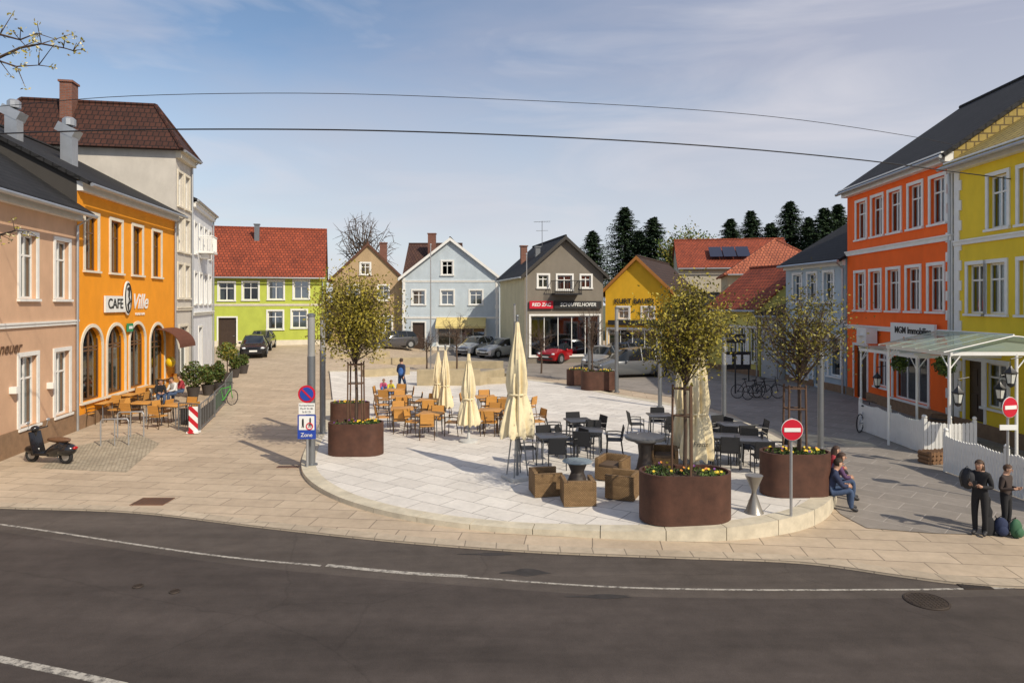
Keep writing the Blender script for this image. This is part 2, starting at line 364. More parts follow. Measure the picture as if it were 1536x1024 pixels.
def bld(name,label,A,Bp,D,eave,ridge,rt,wm,rm,wins=(),oh=.4,trm=None,fm=white,plinth=None,bands=(),chim=(),gutter=True,cat='house',wallside=None,verge=None,voh=.15,rthick=.14):
    A=Vector(A);Bv=Vector(Bp); L=(Bv-A).length; u=(Bv-A)/L; zg=min(gz(*A),gz(*Bv)); 
    root=top(name,label,cat,(A.x,A.y,zg),atan2(u.y,u.x))
    X=Bld(); X.root=root; X.L=L; X.zg=zg
    def S(px):
        a=(px-CX)/F
        return (a*A.y-A.x)/(u.x-a*u.y)
    def Z(px,py): s=S(px); Y=A.y+u.y*s; return H-(py-HY)/F*Y-zg
    X.S=S;X.Z=Z
    e=eave-zg; r=ridge-zg; e0=-.6
    holes=[]; 
    for w in wins:
        px,ww,z0,z1=w[:4]; st=w[4] if len(w)>4 else 'cross'; s=(S(px) if px>=40 or px<0 else px)
        if len(w)>5 and w[5]=='s': s=px
        holes.append((s-ww/2,s+ww/2,z0-zg,z1-zg,st))
    ww=B(); real=[h for h in holes if 'surf' not in h[4]]
    xs=sorted({0,L,*[h[0] for h in real],*[h[1] for h in real]}); zs=sorted({e0,e,*[h[2] for h in real],*[h[3] for h in real]})
    xs=[x for x in xs if 0<=x<=L]; zs=[z for z in zs if z<=e]
    for i in range(len(xs)-1):
        for j in range(len(zs)-1):
            cx=(xs[i]+xs[i+1])/2; cz=(zs[j]+zs[j+1])/2
            if any(h[0]<cx<h[1] and h[2]<cz<h[3] for h in real): continue
            ww.poly([(xs[i],0,zs[j]),(xs[i+1],0,zs[j]),(xs[i+1],0,zs[j+1]),(xs[i],0,zs[j+1])])
    for h in real:
        a,c,z0,z1,st=h; d=.5
        if 'arch' in st:
            rr=(c-a)/2; cz=z1-rr; cx=(a+c)/2; n=10
            for sd in(1,-1):
                pts=[(cx+sd*rr*cos(pi/2*i/n),cz+rr*sin(pi/2*i/n)) for i in range(n+1)]
                for i in range(n):
                    q=[(cx+sd*rr,0,z1),(pts[i][0],0,pts[i][1]),(pts[i+1][0],0,pts[i+1][1])]
                    ww.poly(q if sd>0 else q[::-1])
                    ww.poly([(pts[i][0],0,pts[i][1]),(pts[i][0],.15,pts[i][1]),(pts[i+1][0],.15,pts[i+1][1]),(pts[i+1][0],0,pts[i+1][1])])
        ww.poly([(a,0,z0),(a,d,z0),(a,d,z1),(a,0,z1)]); ww.poly([(c,0,z0),(c,0,z1),(c,d,z1),(c,d,z0)])
        ww.poly([(a,0,z0),(c,0,z0),(c,d,z0),(a,d,z0)]); ww.poly([(a,0,z1),(a,d,z1),(c,d,z1),(c,0,z1)])
        ww.poly([(a,d,z0),(c,d,z0),(c,d,z1),(a,d,z1)],1)
    ws=2 if wallside else 0
    ww.poly([(0,D,e0),(0,0,e0),(0,0,e),(0,D,e)],ws); ww.poly([(L,0,e0),(L,D,e0),(L,D,e),(L,0,e)],ws); ww.poly([(L,D,e0),(0,D,e0),(0,D,e),(L,D,e)],ws)
    if rt=='front': ww.poly([(0,0,e),(L,0,e),(L/2,0,r)]); ww.poly([(L,D,e),(0,D,e),(L/2,D,r)],ws)
    if rt=='side': ww.poly([(0,D,e),(0,0,e),(0,D/2,r)],ws); ww.poly([(L,0,e),(L,D,e),(L,D/2,r)],ws)
    X.wall=ob('wall',ww.mesh('wall',[wm,dark]+([wallside] if wallside else []),smooth=False),root)
    rb=B(); 
    if rt=='side':
        sl=(r-e)/(D/2); z=e-oh*sl
        rb.slab([(-voh,-oh,z+.14),(L+voh,-oh,z+.14),(L+voh,D/2,r+.14),(-voh,D/2,r+.14)],rthick); rb.slab([(L+voh,D+oh,z+.14),(-voh,D+oh,z+.14),(-voh,D/2,r+.141),(L+voh,D/2,r+.141)],rthick)
        rb.tube([(-voh,D/2,r+.16),(L+voh,D/2,r+.16)],.09,6)
    elif rt=='front':
        sl=(r-e)/(L/2); z=e-oh*sl
        rb.slab([(-oh,D+voh,z+.14),(-oh,-voh,z+.14),(L/2,-voh,r+.14),(L/2,D+voh,r+.14)],rthick); rb.slab([(L+oh,-voh,z+.14),(L+oh,D+voh,z+.14),(L/2,D+voh,r+.141),(L/2,-voh,r+.141)],rthick)
        rb.tube([(L/2,-voh,r+.16),(L/2,D+voh,r+.16)],.09,6)
    else:
        k=min(L,D)/2; z=e-.1
        if L>=D: p,q=(k,D/2),(L-k,D/2)
        else: p,q=(L/2,k),(L/2,D-k)
        c=[(-oh,-oh,z),(L+oh,-oh,z),(L+oh,D+oh,z),(-oh,D+oh,z)]; P=(*p,r); Q=(*q,r)
        if L>=D: fs=[[c[0],c[1],Q,P],[c[1],c[2],Q],[c[2],c[3],P,Q],[c[3],c[0],P]]
        else: fs=[[c[0],c[1],P],[c[1],c[2],Q,P],[c[2],c[3],Q],[c[3],c[0],P,Q]]
        for f in fs: rb.poly(f)
        rb.poly([x for x in c[::-1]])
        for a,d2 in((c[0],P),(c[1],Q if L>=D else P),(c[2],Q),(c[3],P if L>=D else Q),(P,Q)): rb.tube([a,d2],.1,6)
    X.roof=ob('roof',rb.mesh('roof',rm,smooth=False),root)
    if verge and rt=='front':
        v=B(); sl=(r-e)/(L/2); z=e-oh*sl
        v.slab([(-oh,-voh-.03,z-.12),(L/2,-voh-.03,r-.12),(L/2,-voh-.03,r+.16),(-oh,-voh-.03,z+.16)],.03); v.slab([(L/2,-voh-.03,r-.12),(L+oh,-voh-.03,z-.12),(L+oh,-voh-.03,z+.16),(L/2,-voh-.03,r+.16)],.03)
        ob('bargeboard',v.mesh('bargeboard',verge,smooth=False),X.roof)
    if gutter:
        g=B()
        if rt=='front':
            zz=e-oh*(r-e)/(L/2)+.02; g.tube([(-oh-.06,-voh,zz),(-oh-.06,D,zz)],.07,8); g.tube([(L+oh+.06,-voh,zz),(L+oh+.06,D,zz)],.07,8)
        else:
            zz=(e-oh*(r-e)/(D/2)+.03) if rt=='side' else e-.12
            g.tube([(-.1,-oh-.06,zz),(L+.1,-oh-.06,zz)],.07,8); g.tube([(L-.12,-oh-.06,zz),(L-.12,-.08,zz-.35),(L-.12,-.08,e0+.6)],.05,8)
        ob('gutter',g.mesh('gutter',gutter if gutter is not True else lgry),X.roof)
    for h in holes:
        a,c,z0,z1,st=h
        if 'door' in st:
            d=B(); w=c-a; hh=z1-z0; d.box((w/2,.18,hh/2),(w,.06,hh)); 
            for q in(.28,.72): 
                for zz in(.3,.72): d.box((w*q,.145,hh*zz),(w*.3,.03,hh*.28))
            do=ob('door',d.mesh('door',M('dark_door',(.05,.03,.02),.5),smooth=False),root,(a,0,z0))
            hd=B(); hd.tube([(w*.9,.14,1.),(w*.9,.08,1.),(w*.8,.08,1.)],.012,6); ob('handle',hd.mesh('handle',lgry),do)
            t=B(); t.box((-.06,-.015,hh/2),(.12,.04,hh)); t.box((w+.06,-.015,hh/2),(.12,.04,hh)); t.box((w/2,-.017,hh+.06),(w+.24,.045,.12)); ob('door_frame',t.mesh('door_frame',trm or white,smooth=False),root,(a,0,z0)); continue
        if st=='void': continue
        y=-.1 if 'surf' in st else 0; sty=st.replace('surf','') or 'cross'
        fr,gl,su,cu,cu2=window_meshes(c-a,z1-z0,'shop' if 'shop' in sty else sty.replace('arch',''),fm,'arch' in st,.13,trm)
        wo=ob('window',fr,root,(a,y if y==0 else -.13,z0)); ob('pane',gl,wo); ob('surround' if trm else 'sill',su,wo,(0,.1 if y else 0,0))
        if y: 
            bk=B(); bk.poly([(.02,.16,.02),(c-a-.02,.16,.02),(c-a-.02,.16,z1-z0-.02),(.02,.16,z1-z0-.02)]); ob('backing',bk.mesh('backing',M('dim_interior',(.06,.06,.065),.8),smooth=False),wo,(0,-.035+.0,0)); wo.location.y=-.125
        elif 'shop' not in st and R.random()<.75: ob('curtain',cu if R.random()<.6 else cu2,wo)
    if plinth:
        hgt,pm=plinth; p=B(); dd=[h for h in real if h[2]<hgt]; xsr=[0]+[v for h in sorted(dd) for v in(h[0],h[1])]+[L]
        for i in range(0,len(xsr),2):
            if xsr[i+1]-xsr[i]>.05: p.box(((xsr[i]+xsr[i+1])/2,-.025,(hgt-.6)/2),(xsr[i+1]-xsr[i],.06,hgt+.6))
        ob('plinth',p.mesh('plinth',pm,smooth=False),root)
    for z,hh,pr,m in bands:
        q=B(); q.box((L/2,-pr/2+.002,z-zg),(L+.02,pr,hh)); q.box((L/2,-pr*.75+.002,z-zg+hh/2+.03),(L+.05,pr*1.5,.06)); ob('cornice',q.mesh('cornice',m,smooth=False),root)
    for s,d,t,w,m in chim:
        q=B(); q.box((0,0,(t-zg)/2+e/2),(w,w*.8,(t-zg)-e)); q.box((0,0,t-zg),(w+.12,w*.8+.12,.1)); ob('chimney',q.mesh('chimney',m,smooth=False),X.roof,(s,d,0))
    return X
brick=BR('chimney_brick',(.2,.07,.04),(.26,.1,.06),(.15,.13,.12),.25,.08,.012)
def plas(n,c,v=.14): return M(n,c,.85,var=v,scale=1.2,bump=.14,bs=45,stretch=(1,1,.6))
redr=BR('red_roof_tiles',(.33,.07,.03),(.23,.05,.025),(.07,.02,.012),.3,.36,.03,var=.3,offset=.5)
oranr=BR('terracotta_roof_tiles',(.45,.14,.07),(.34,.1,.055),(.12,.04,.025),.28,.4,.035,var=.2)
brnr=BR('brown_roof_tiles',(.075,.028,.018),(.05,.02,.014),(.02,.01,.008),.28,.34,.03,var=.25)
drkr=BR('dark_roof_tiles',(.028,.027,.028),(.02,.02,.021),(.008,.008,.008),.3,.34,.03,var=.3)
W=lambda px,w,z0,z1,st='cross':(px,w,z0,z1,st)
def place(X,px,py,name,mesh,y=-.08,dz=0,parent=None):
    s=X.S(px); return ob(name,mesh,parent or X.root,(s,y,X.Z(px,py)+dz))
stn=M('brown_stone',(.26,.16,.09),.85,var=.25,scale=4)
slate=plas('dark_slate_cladding',(.05,.045,.04))
# 1 tan
tan=bld('tan_house','peach beige two storey house with white trimmed windows',(-14.2,15.),(-15.8,24.2),9,8.1,11.2,'side',plas('peach_plaster',(.60,.38,.24)),drkr,
 [W(-60,.95,5.0,6.95),W(42,.95,4.75,6.75),W(93,.95,4.75,6.75),W(-60,1.,.75,2.95),W(42,1.,.75,2.95),W(93,1.,.75,2.95)],trm=white,plinth=(.75,stn),bands=[(7.75,.35,.22,white),(3.9,.1,.06,white)],gutter=lgry,oh=.55)
place(tan,14,522,'shop_lettering',textmesh('neuer',.5,M('brown_lettering',(.12,.06,.03)),shear=.35),-.03)
lb=B(); s=tan.S(16); lb.box((s,-.1,tan.Z(16,585)),(.18,.2,.2)); ob('wall_lamp',lb.mesh('wall_lamp',white),tan.root)
lb=B(); s=tan.S(72); lb.box((s,-.1,tan.Z(72,578)),(.18,.2,.2)); ob('wall_lamp',lb.mesh('wall_lamp',white),tan.root)
# 2 cafe
caf=bld('cafe_building','orange ochre cafe with arched ground floor windows',(-15.82,24.25),(-16.95,33.5),10.5,9.15,11.9,'side',plas('ochre_plaster',(.80,.30,.008),.12),drkr,
 [W(137,.95,5.85,7.95),W(174,.95,5.85,7.95),W(206,.95,5.85,7.95),W(235,.95,5.85,7.95),W(138,1.5,.95,3.7,'archcross'),W(174,1.5,.95,3.7,'archcross'),W(206,1.5,.95,3.7,'archcross'),W(236,1.6,.35,3.6,'archcross')],
 trm=offw,fm=M('brown_frame',(.14,.07,.03),.5),bands=[(8.85,.28,.2,white)],gutter=lgry,oh=.5,plinth=(.5,stn),wallside=slate)
signw=M('sign_white',(.8,.8,.76),.4,var=.03); sblk=M('sign_black',(.02,.02,.02),.5)
sb=B(); sb.box((0,0,0),(1.7,.06,.66)); place(caf,170,456,'cafe_sign',sb.mesh('cafe_sign',signw,smooth=False),-.06)
place(caf,170,456,'cafe_lettering',textmesh('CAFE',.56,sblk,bold=.006),-.10)
sb=B(); sb.tube([(0,.02,0),(0,-.03,0)],.42,28)
me=sb.mesh('emblem',signw); me.transform(Matrix.Scale(1.7,4,(0,0,1))); me.transform(Matrix.Scale(.8,4,(1,0,0))); em=place(caf,188,447,'emblem',me,-.08)
sb=B(); sb.ring((0,-.05,0),(0,1,0),.36,.022,28,6); sb.tube([(-.1,-.05,.22),(.1,-.05,.26),(.04,-.05,.05),(.15,-.05,-.08),(-.08,-.05,-.17),(.04,-.05,-.32)],[.025,.05,.045,.075,.05,.02],8)
me=sb.mesh('figure',sblk); me.transform(Matrix.Scale(1.7,4,(0,0,1))); me.transform(Matrix.Scale(.8,4,(1,0,0))); ob('figure_mark',me,em)
place(caf,209,453,'cafe_lettering',textmesh('Ville',.92,signw,shear=.35,bold=.014),-.03)
place(caf,209,471,'cafe_lettering',textmesh('KONDITOREI',.16,signw),-.03)
gs=B(); gs.box((0,0,0),(.5,.06,.35)); gs.box((0,-.035,0),(.3,.02,.12),1); place(caf,192,491,'small_sign',gs.mesh('small_sign',[M('sign_green',(.02,.25,.1),.4),signw],smooth=False),-.08)
aw=B(); 
for i in range(8):
    a0=pi/2*i/8; a1=pi/2*(i+1)/8; aw.slab([(-1,-1.1*cos(a0),.9*sin(a0)),(1,-1.1*cos(a0),.9*sin(a0)),(1,-1.1*cos(a1),.9*sin(a1)),(-1,-1.1*cos(a1),.9*sin(a1))],.03)
place(caf,246,520,'awning',aw.mesh('awning',M('brown_canvas',(.12,.04,.02),.8)),-.02)
def onroof(X,x,y,z,mesh,name,parent,s=1):
    ang=X.root.rotation_euler[2]; d=Vector((x,y))-Vector(X.root.location[:2]); o=ob(name,mesh,parent,(d.x*cos(-ang)-d.y*sin(-ang),d.x*sin(-ang)+d.y*cos(-ang),z-X.zg),0,s); return o
v=B(); v.box((0,0,.1),(.55,.55,2.1)); v.slab([(-.3,-.45,1.05),(.42,-.45,1.05),(.42,.35,1.45),(-.3,.35,1.45)],.45); v.lathe([(.3,1.3),(.3,1.6),(.2,1.7)],10); vm=v.mesh('roof_vent',lgry,smooth=False)
onroof(caf,-18.6,28.0,10.95,vm,'roof_vent',caf.roof,.85); onroof(caf,-19.5,26.1,11.2,vm,'roof_vent',caf.roof,.8)
# 3 tall grey
ghi=bld('tall_townhouse','tall pale grey townhouse with brown hipped roof',(-16.95,33.6),(-17.45,36.3),9.,12.4,14.9,'hip',plas('pale_grey_plaster',(.55,.51,.45)),brnr,
 [(s,.75,z,z+1.7,'cross','s') for s in(.75,1.95) for z in(4.9,7.3,9.6)]+[(1.3,1.4,1.,3.4,'shop','s')],oh=.4,bands=[(12.1,.3,.25,offw),(4.3,.12,.08,offw)],gutter=lgry,trm=offw,cat='building',
 chim=[(1.0,5.3,15.7,.7,brick)])
# 4 white with balcony
wb=bld('white_townhouse','white townhouse with a small ornate balcony',(-17.5,36.5),(-19.5,43.4),9,10.3,12.0,'side',plas('cool_white_plaster',(.66,.67,.69)),drkr,
 [(s,.8,z,z+1.7,'cross','s') for s in(1.,2.7,4.4,6.1) for z in(4.6,7.4)]+[(2.5,1.1,.9,3.2,'door','s')],oh=.25,bands=[(10.0,.22,.18,white),(4.0,.12,.1,white)],trm=white,cat='building')
bb=B(); bb.box((2.7,-.4,7.2),(1.5,.8,.12))
for i in range(11): bb.tube([(1.98+i*.144,-.76,7.25),(1.98+i*.144,-.76,8.1)],.02,5)
for x in(1.98,3.42):
    for i in range(4): bb.tube([(x,-.16-i*.18,7.25),(x,-.16-i*.18,8.1)],.02,5)
bb.box((2.7,-.76,8.12),(1.55,.07,.06)); bb.box((1.98,-.38,8.12),(.06,.75,.06)); bb.box((3.42,-.38,8.12),(.06,.75,.06)); bb.box((2.7,-.25,7.0),(.9,.5,.3)); ob('balcony',bb.mesh('balcony',white,smooth=False),wb.root)
# 5 green
gr=bld('lime_green_house','lime green two storey house with red tiled roof',(-27.3,55.2),(-16.35,58),10,7.15,11.4,'side',plas('lime_plaster',(.44,.50,.075)),redr,
 [W(340,1.2,4.85,6.35),W(376,1.2,4.9,6.4),W(414,1.2,4.95,6.5),W(452,1.2,5.0,6.55),W(413,1.2,2.4,3.95),W(449,1.2,2.5,4.0),W(341,1.4,.85,3.4,'door')],trm=white,oh=.5,bands=[(4.45,.12,.05,offw)],chim=[(5.4,3.6,11.7,.42,gry)],plinth=(.5,offw))
# 6 brown house
bld('cream_gabled_house','small cream house with brown gabled roof',(-16.0,59.5),(-9.95,60.6),12,6.9,9.9,'front',plas('cream_tan_plaster',(.42,.3,.17)),BR('rust_roof_tiles',(.2,.07,.035),(.15,.05,.03),(.05,.02,.01),.3,.36,.03,var=.25),
 [W(530,.9,4.9,6.2),W(575,.9,4.9,6.2),W(530,.9,2.,3.4),W(578,1.1,2.,3.4),W(548,.8,7.2,8.2,'crosssurf')],trm=white,verge=M('brown_board',(.1,.04,.02)),chim=[(4.4,4,10.4,.7,brick)])
bld('brown_roofed_house','dark house with steep brown tiled roof',(-11.,68),(-5.5,68),8,7.5,10.9,'side',plas('grey_tan_plaster',(.35,.3,.25)),BR('umber_roof_tiles',(.1,.05,.035),(.07,.035,.03),(.03,.015,.01),.3,.36,.03,var=.25),chim=[(2.6,2.,11.9,.8,brick)])
# 7 blue
blue=bld('pale_blue_house','pale blue gabled house with white trim',(-9.8,59.5),(-1.2,59.5),12,6.95,10.3,'front',plas('pale_blue_plaster',(.48,.55,.60)),drkr,
 [W(628,1.1,4.5,5.75),W(671,1.1,4.5,5.75),W(714,1.1,4.5,5.75),W(671,.95,7.15,8.35,'crosssurf'),W(628,1.1,.5,2.9,'door'),W(692,4.2,.8,2.7,'shop')],trm=white,verge=white,oh=.3,voh=.3,bands=[(3.3,.12,.05,white),(6.55,.1,.05,white)],plinth=(.35,offw))
a=B(); s=blue.S(692); a.slab([(-2.2,-1.1,0),(2.2,-1.1,0),(2.2,0,.75),(-2.2,0,.75)],.04); a.slab([(-2.2,-1.1,-.2),(2.2,-1.1,-.2),(2.2,-1.1,0),(-2.2,-1.1,0)],.02)
ob('awning',a.mesh('awning',M('yellow_canvas',(.62,.5,.2),.8),smooth=False),blue.root,(s,-.02,2.5-blue.zg+.1))
for s in(.16,blue.L-.16):
    q=B(); 
    for i in range(9): q.box((s,-.02,.4+i*.7),(.32 if i%2 else .22,.045,.34)); q.box((s,-.018,.4+i*.7+.35),(.2,.04,.36))
    ob('quoins',q.mesh('quoins',white,smooth=False),blue.root)
# 8 taupe
t=radians(12); A8=Vector((.91,48)); u8=Vector((cos(t),sin(t))); B8=A8+u8*5.95
tau=bld('taupe_shop_house','taupe gabled shop house with dark roof and balcony',A8,B8,9.2,6.75,9.35,'front',plas('taupe_plaster',(.20,.175,.14)),drkr,
 [W(815,.75,5.75,6.65),W(847,1.1,5.6,6.65),W(879,.75,5.75,6.65),W(848,5.2,.8,3.7,'shop')],trm=white,wallside=plas('cream_side_plaster',(.56,.53,.36)),verge=M('dark_board',(.04,.035,.03)),voh=.4,oh=.35,chim=[(1.2,5.5,9.2,.5,brick),(1.6,2.5,8.9,.35,gry)])
s=B(); s.box((0,0,0),(1.75,.12,.55)); ms=place(tau,811,457,'shop_sign',s.mesh('shop_sign',M('sign_red',(.55,.01,.03),.4),smooth=False),-.14); ob('lettering',textmesh('RED ZAC',.34,signw,shear=.15,bold=.008),ms,(0,-.07,0))
s=B(); s.box((0,0,0),(3.6,.12,.55)); ms=place(tau,866,457,'shop_sign',s.mesh('shop_sign',sblk,smooth=False),-.14); ob('lettering',textmesh('SCHAFFELHOFER',.36,signw,shear=.2,bold=.005),ms,(0,-.07,0))
s=B(); s.box((0,-.5,0),(2.0,1.,.12)); 
for i in range(15): s.tube([(-.98+i*.14,-.98,0),(-.98+i*.14,-.98,.95)],.015,5)
s.tube([(-1,-.98,.95),(1,-.98,.95)],.03,6); s.tube([(-1,-.98,.95),(-1,0,.95)],.03,6); s.tube([(1,-.98,.95),(1,0,.95)],.03,6)
for i in range(4): 
    for x in(-.98,.98): s.tube([(x,-.2-i*.22,0),(x,-.2-i*.22,.95)],.015,5)
place(tau,847,441,'balcony',s.mesh('balcony',blk),0)
an=B(); an.tube([(0,0,-1),(0,0,2.0)],.025,6); an.tube([(-.7,0,1.9),(.7,0,2.0)],.015,5)
for i in range(7): an.tube([(-.6+i*.2,-.25,1.92),(-.6+i*.2,.25,1.92)],.01,4)
an.tube([(-.5,0,1.2),(.5,0,1.25)],.015,5); ob('roof_antenna',an.mesh('roof_antenna',gry),tau.roof,(2.6,5,9.2-tau.zg))
# 9 yellow
yel=bld('yellow_shop_house','golden yellow gabled shop house with dark lettering',(6.95,49.6),(11.3,47.6),11,5.6,7.9,'front',plas('golden_plaster',(.75,.42,.02)),BR('dark_brown_tiles',(.06,.035,.025),(.045,.028,.02),(.02,.01,.01),.3,.34,.03,var=.2),
 [W(935,.8,3.5,4.3),W(972,.8,3.5,4.3),W(948,3.6,.6,2.7,'shop')],trm=white,verge=M('orange_board',(.4,.16,.03)),oh=.5,voh=.3)
place(yel,951,452,'lettering',textmesh('KURT BAUER',.5,sblk,bold=.014),-.05)
s=B(); s.box((0,0,0),(4.2,.15,.35)); place(yel,955,484,'fascia_board',s.mesh('fascia_board',sblk,smooth=False),-.15)
bld('shop_annex','low shop wing with dark front and cream wall',(11.4,47.8),(14.5,46.2),6,3.9,5.2,'side',plas('cream_plaster',(.55,.48,.3)),drkr,[(1.5,2.4,.6,2.7,'shop','s')],trm=white)
rr=bld('red_roofed_house','large house with red tiled roof and solar panels',(17.,68),(28,66),11,8.3,11.4,'side',plas('pale_plaster',(.5,.45,.35)),redr)
for i in range(3):
    sp=B(); sp.slab([(3.2+i*1.35,1.2,9.25),(4.45+i*1.35,1.2,9.25),(4.45+i*1.35,3.2,10.4),(3.2+i*1.35,3.2,10.4)],.06); ob('solar_panel',sp.mesh('solar_panel',M('solar_glass',(.01,.015,.04),.1,bump=0),smooth=False),rr.roof,(0,-.35,-.35))
bld('terracotta_roofed_house','house with hipped terracotta tiled roof',(18.2,56),(26.5,54),9,7.1,10.3,'hip',plas('beige_plaster',(.5,.42,.28)),oranr,[(2,1,5.2,6.5,'cross','s')])
ys=bld('small_yellow_house','small lemon yellow house with red tiled roof',(13.3,45.2),(14.9,40.2),7,4.35,6.9,'side',plas('lemon_plaster',(.68,.60,.16)),redr,
 [W(1097,.7,1.,3.1),W(1113,.7,1.,3.1),W(1129,.7,1.,3.1)],trm=white,oh=.35,plinth=(.4,stn))
bld('grey_annex','pale grey single storey annex with dark roof',(14.95,40.),(15.6,38.9),5,3.9,4.6,'side',plas('grey_annex_plaster',(.42,.42,.4)),drkr)
bg=bld('blue_grey_house','pale blue grey house with dark roof',(15.9,38.7),(16.55,33.1),8.5,6.9,9.4,'side',plas('blue_grey_plaster',(.42,.50,.55)),drkr,
 [W(1196,.8,4.7,6.2),W(1218,.8,4.7,6.2),W(1243,.8,4.7,6.2),W(1200,1.6,.5,2.9,'shop'),W(1228,.9,.3,2.7,'door'),W(1252,1.0,.9,2.9,'shop')],trm=white,oh=.4,bands=[(3.7,.14,.08,white),(6.6,.2,.15,white)],plinth=(.4,stn))
# 13 orange
shing=BR('ochre_shingles',(.42,.31,.09),(.34,.25,.07),(.14,.1,.04),.3,.3,.03,var=.2)
org=bld('orange_building','bright orange three storey building with white trimmed windows',(16.6,33.),(16.15,24.4),11,10.25,14.1,'side',plas('orange_plaster',(.95,.145,.012),.12),drkr,
 [W(p,.95,7.65,9.4) for p in(1292,1316,1342,1373,1407)]+[W(p,.95,4.3,6.05) for p in(1290,1313,1340,1370,1404)]+[W(1291,1.3,.1,2.6,'door'),W(1322,1.,.9,2.6,'archcross'),W(1365,2.6,.6,2.5,'shop')],
 trm=white,oh=.45,bands=[(9.95,.3,.3,white),(7.0,.16,.1,white),(3.45,.14,.1,white)],gutter=lgry,cat='building',plinth=(.5,stn),chim=[(8.,7.0,16.0,.8,M('dark_brick',(.05,.03,.03),.8))],wallside=shing)
q=B()
for i in range(28): q.box((org.L-(.2 if i%2 else .14),-.02,.2+i*.36),(.4 if i%2 else .28,.05,.361))
ob('quoins',q.mesh('quoins',white,smooth=False),org.root)
s=B(); s.box((0,0,0),(3.2,.1,.8)); ms=place(org,1376,500,'shop_sign',s.mesh('shop_sign',signw,smooth=False),-.2)
ob('lettering',textmesh('MGM Immobilien',.38,sblk,bold=.006),ms,(.1,-.06,.1)); ob('lettering',textmesh('St. Georgen',.2,M('sign_orange',(.7,.25,.02)),shear=.2),ms,(-.1,-.06,-.24))
s=B(); s.box((0,-.35,0),(.9,.5,.7)); s.lathe([(.2,0),(.2,.02)],14,(0,-.62,0)); place(org,1312,503,'air_conditioner',s.mesh('air_conditioner',white,smooth=False,bevel=.03),0)
# 14 yellow
ylb=bld('yellow_building','mustard yellow building with white quoins and windows',(16.15,24.3),(15.9,17.6),10,9.75,12.8,'side',plas('mustard_plaster',(.84,.60,.035),.12),shing,
 [W(1497,.9,7.1,8.85),W(1545,.9,7.1,8.85),W(1464,.85,4.25,5.95),W(1494,.9,4.25,5.95),W(1545,.9,4.25,5.95),W(1462,1.,.5,2.6,'door'),W(1494,1.1,1.1,2.6)],
 trm=white,oh=.5,bands=[(9.5,.3,.28,white),(6.75,.12,.08,white)],gutter=lgry,cat='building',plinth=(.5,stn))
q=B()
for i in range(26): q.box((.14 if i%2 else .2,-.02,.2+i*.36),(.28 if i%2 else .4,.05,.361))
ob('quoins',q.mesh('quoins',white,smooth=False),ylb.root)
# ---------------------------------------------------------------- porch + fences
def frosted():
    m,nt,b=newmat('canopy_glass'); b.inputs['Base Color'].default_value=(.42,.52,.45,1); b.inputs['Roughness'].default_value=.15
    out=[n for n in nt.nodes if n.type=='OUTPUT_MATERIAL'][0]; t=nd(nt,'ShaderNodeBsdfTransparent'); t.inputs[0].default_value=(.7,.8,.74,1); x=nd(nt,'ShaderNodeMixShader'); x.inputs[0].default_value=.5
    nt.links.new(t.outputs[0],x.inputs[1]); nt.links.new(b.outputs[0],x.inputs[2]); nt.links.new(x.outputs[0],out.inputs[0]); return m
gcan=frosted()
def canopy(label,x0,y0,y1,z,gable,xw):
    r=top('glass_canopy',label,'canopy',(x0,y0,0)); L=y1-y0; D=xw-x0; b=B(); g=B()
    ps=[(0,0),(0,L)]+([(D*.5,0)] if gable else [])
    for x,y in ps:
        b.tube([(x,y,0),(x,y,z)],.04,8); b.tube([(x,y,z-.45),(x+.32,y,z-.04)],.018,6)
    for y,dy in((0,.35),(L,-.35)): b.tube([(0,y,z-.45),(0,y+dy,z-.04)],.018,6)
    b.box((0,L/2,z),(.06,L+.2,.11)); b.box((D/2,0,z),(D,.06,.1)); b.box((D/2,L,z),(D,.06,.1))
    if gable:
        n=5; hh=.5
        for i in range(n+1):
            y=-.15+(L+.3)*i/n; b.tube([(-.25,y,z+.05),(D*.45,y,z+hh)],.018,6); b.tube([(D*.45,y,z+hh),(D,y,z+.28)],.018,6)
        g.poly([(-.25,-.15,z+.075),(-.25,L+.15,z+.075),(D*.45,L+.15,z+hh+.025),(D*.45,-.15,z+hh+.025)]); g.poly([(D*.45,-.15,z+hh+.025),(D*.45,L+.15,z+hh+.025),(D,L+.15,z+.305),(D,-.15,z+.305)])
        g.poly([(-.1,-.02,z+.06),(D*.45,-.02,z+hh-.02),(D,-.02,z+.26),(D,-.02,z+.06)])
        b.tube([(D*.45,-.15,z+hh+.03),(D*.45,L+.15,z+hh+.03)],.025,6)
    else:
        for i in range(5): b.box((D/2,L*i/4,z+.09),(D+.2,.04,.05))
        g.poly([(-.15,-.1,z+.13),(-.15,L+.1,z+.13),(D,L+.1,z+.22),(D,-.1,z+.22)])
    ob('frame',b.mesh('frame',white),r); ob('glazing',g.mesh('glazing',gcan,smooth=False),r)
canopy('slim white metal and glass lean-to canopy over a terrace',13.3,21.9,25.4,2.85,False,16.2)
canopy('slim white metal and green glass canopy over a terrace',12.2,18.6,21.6,3.2,True,15.95)
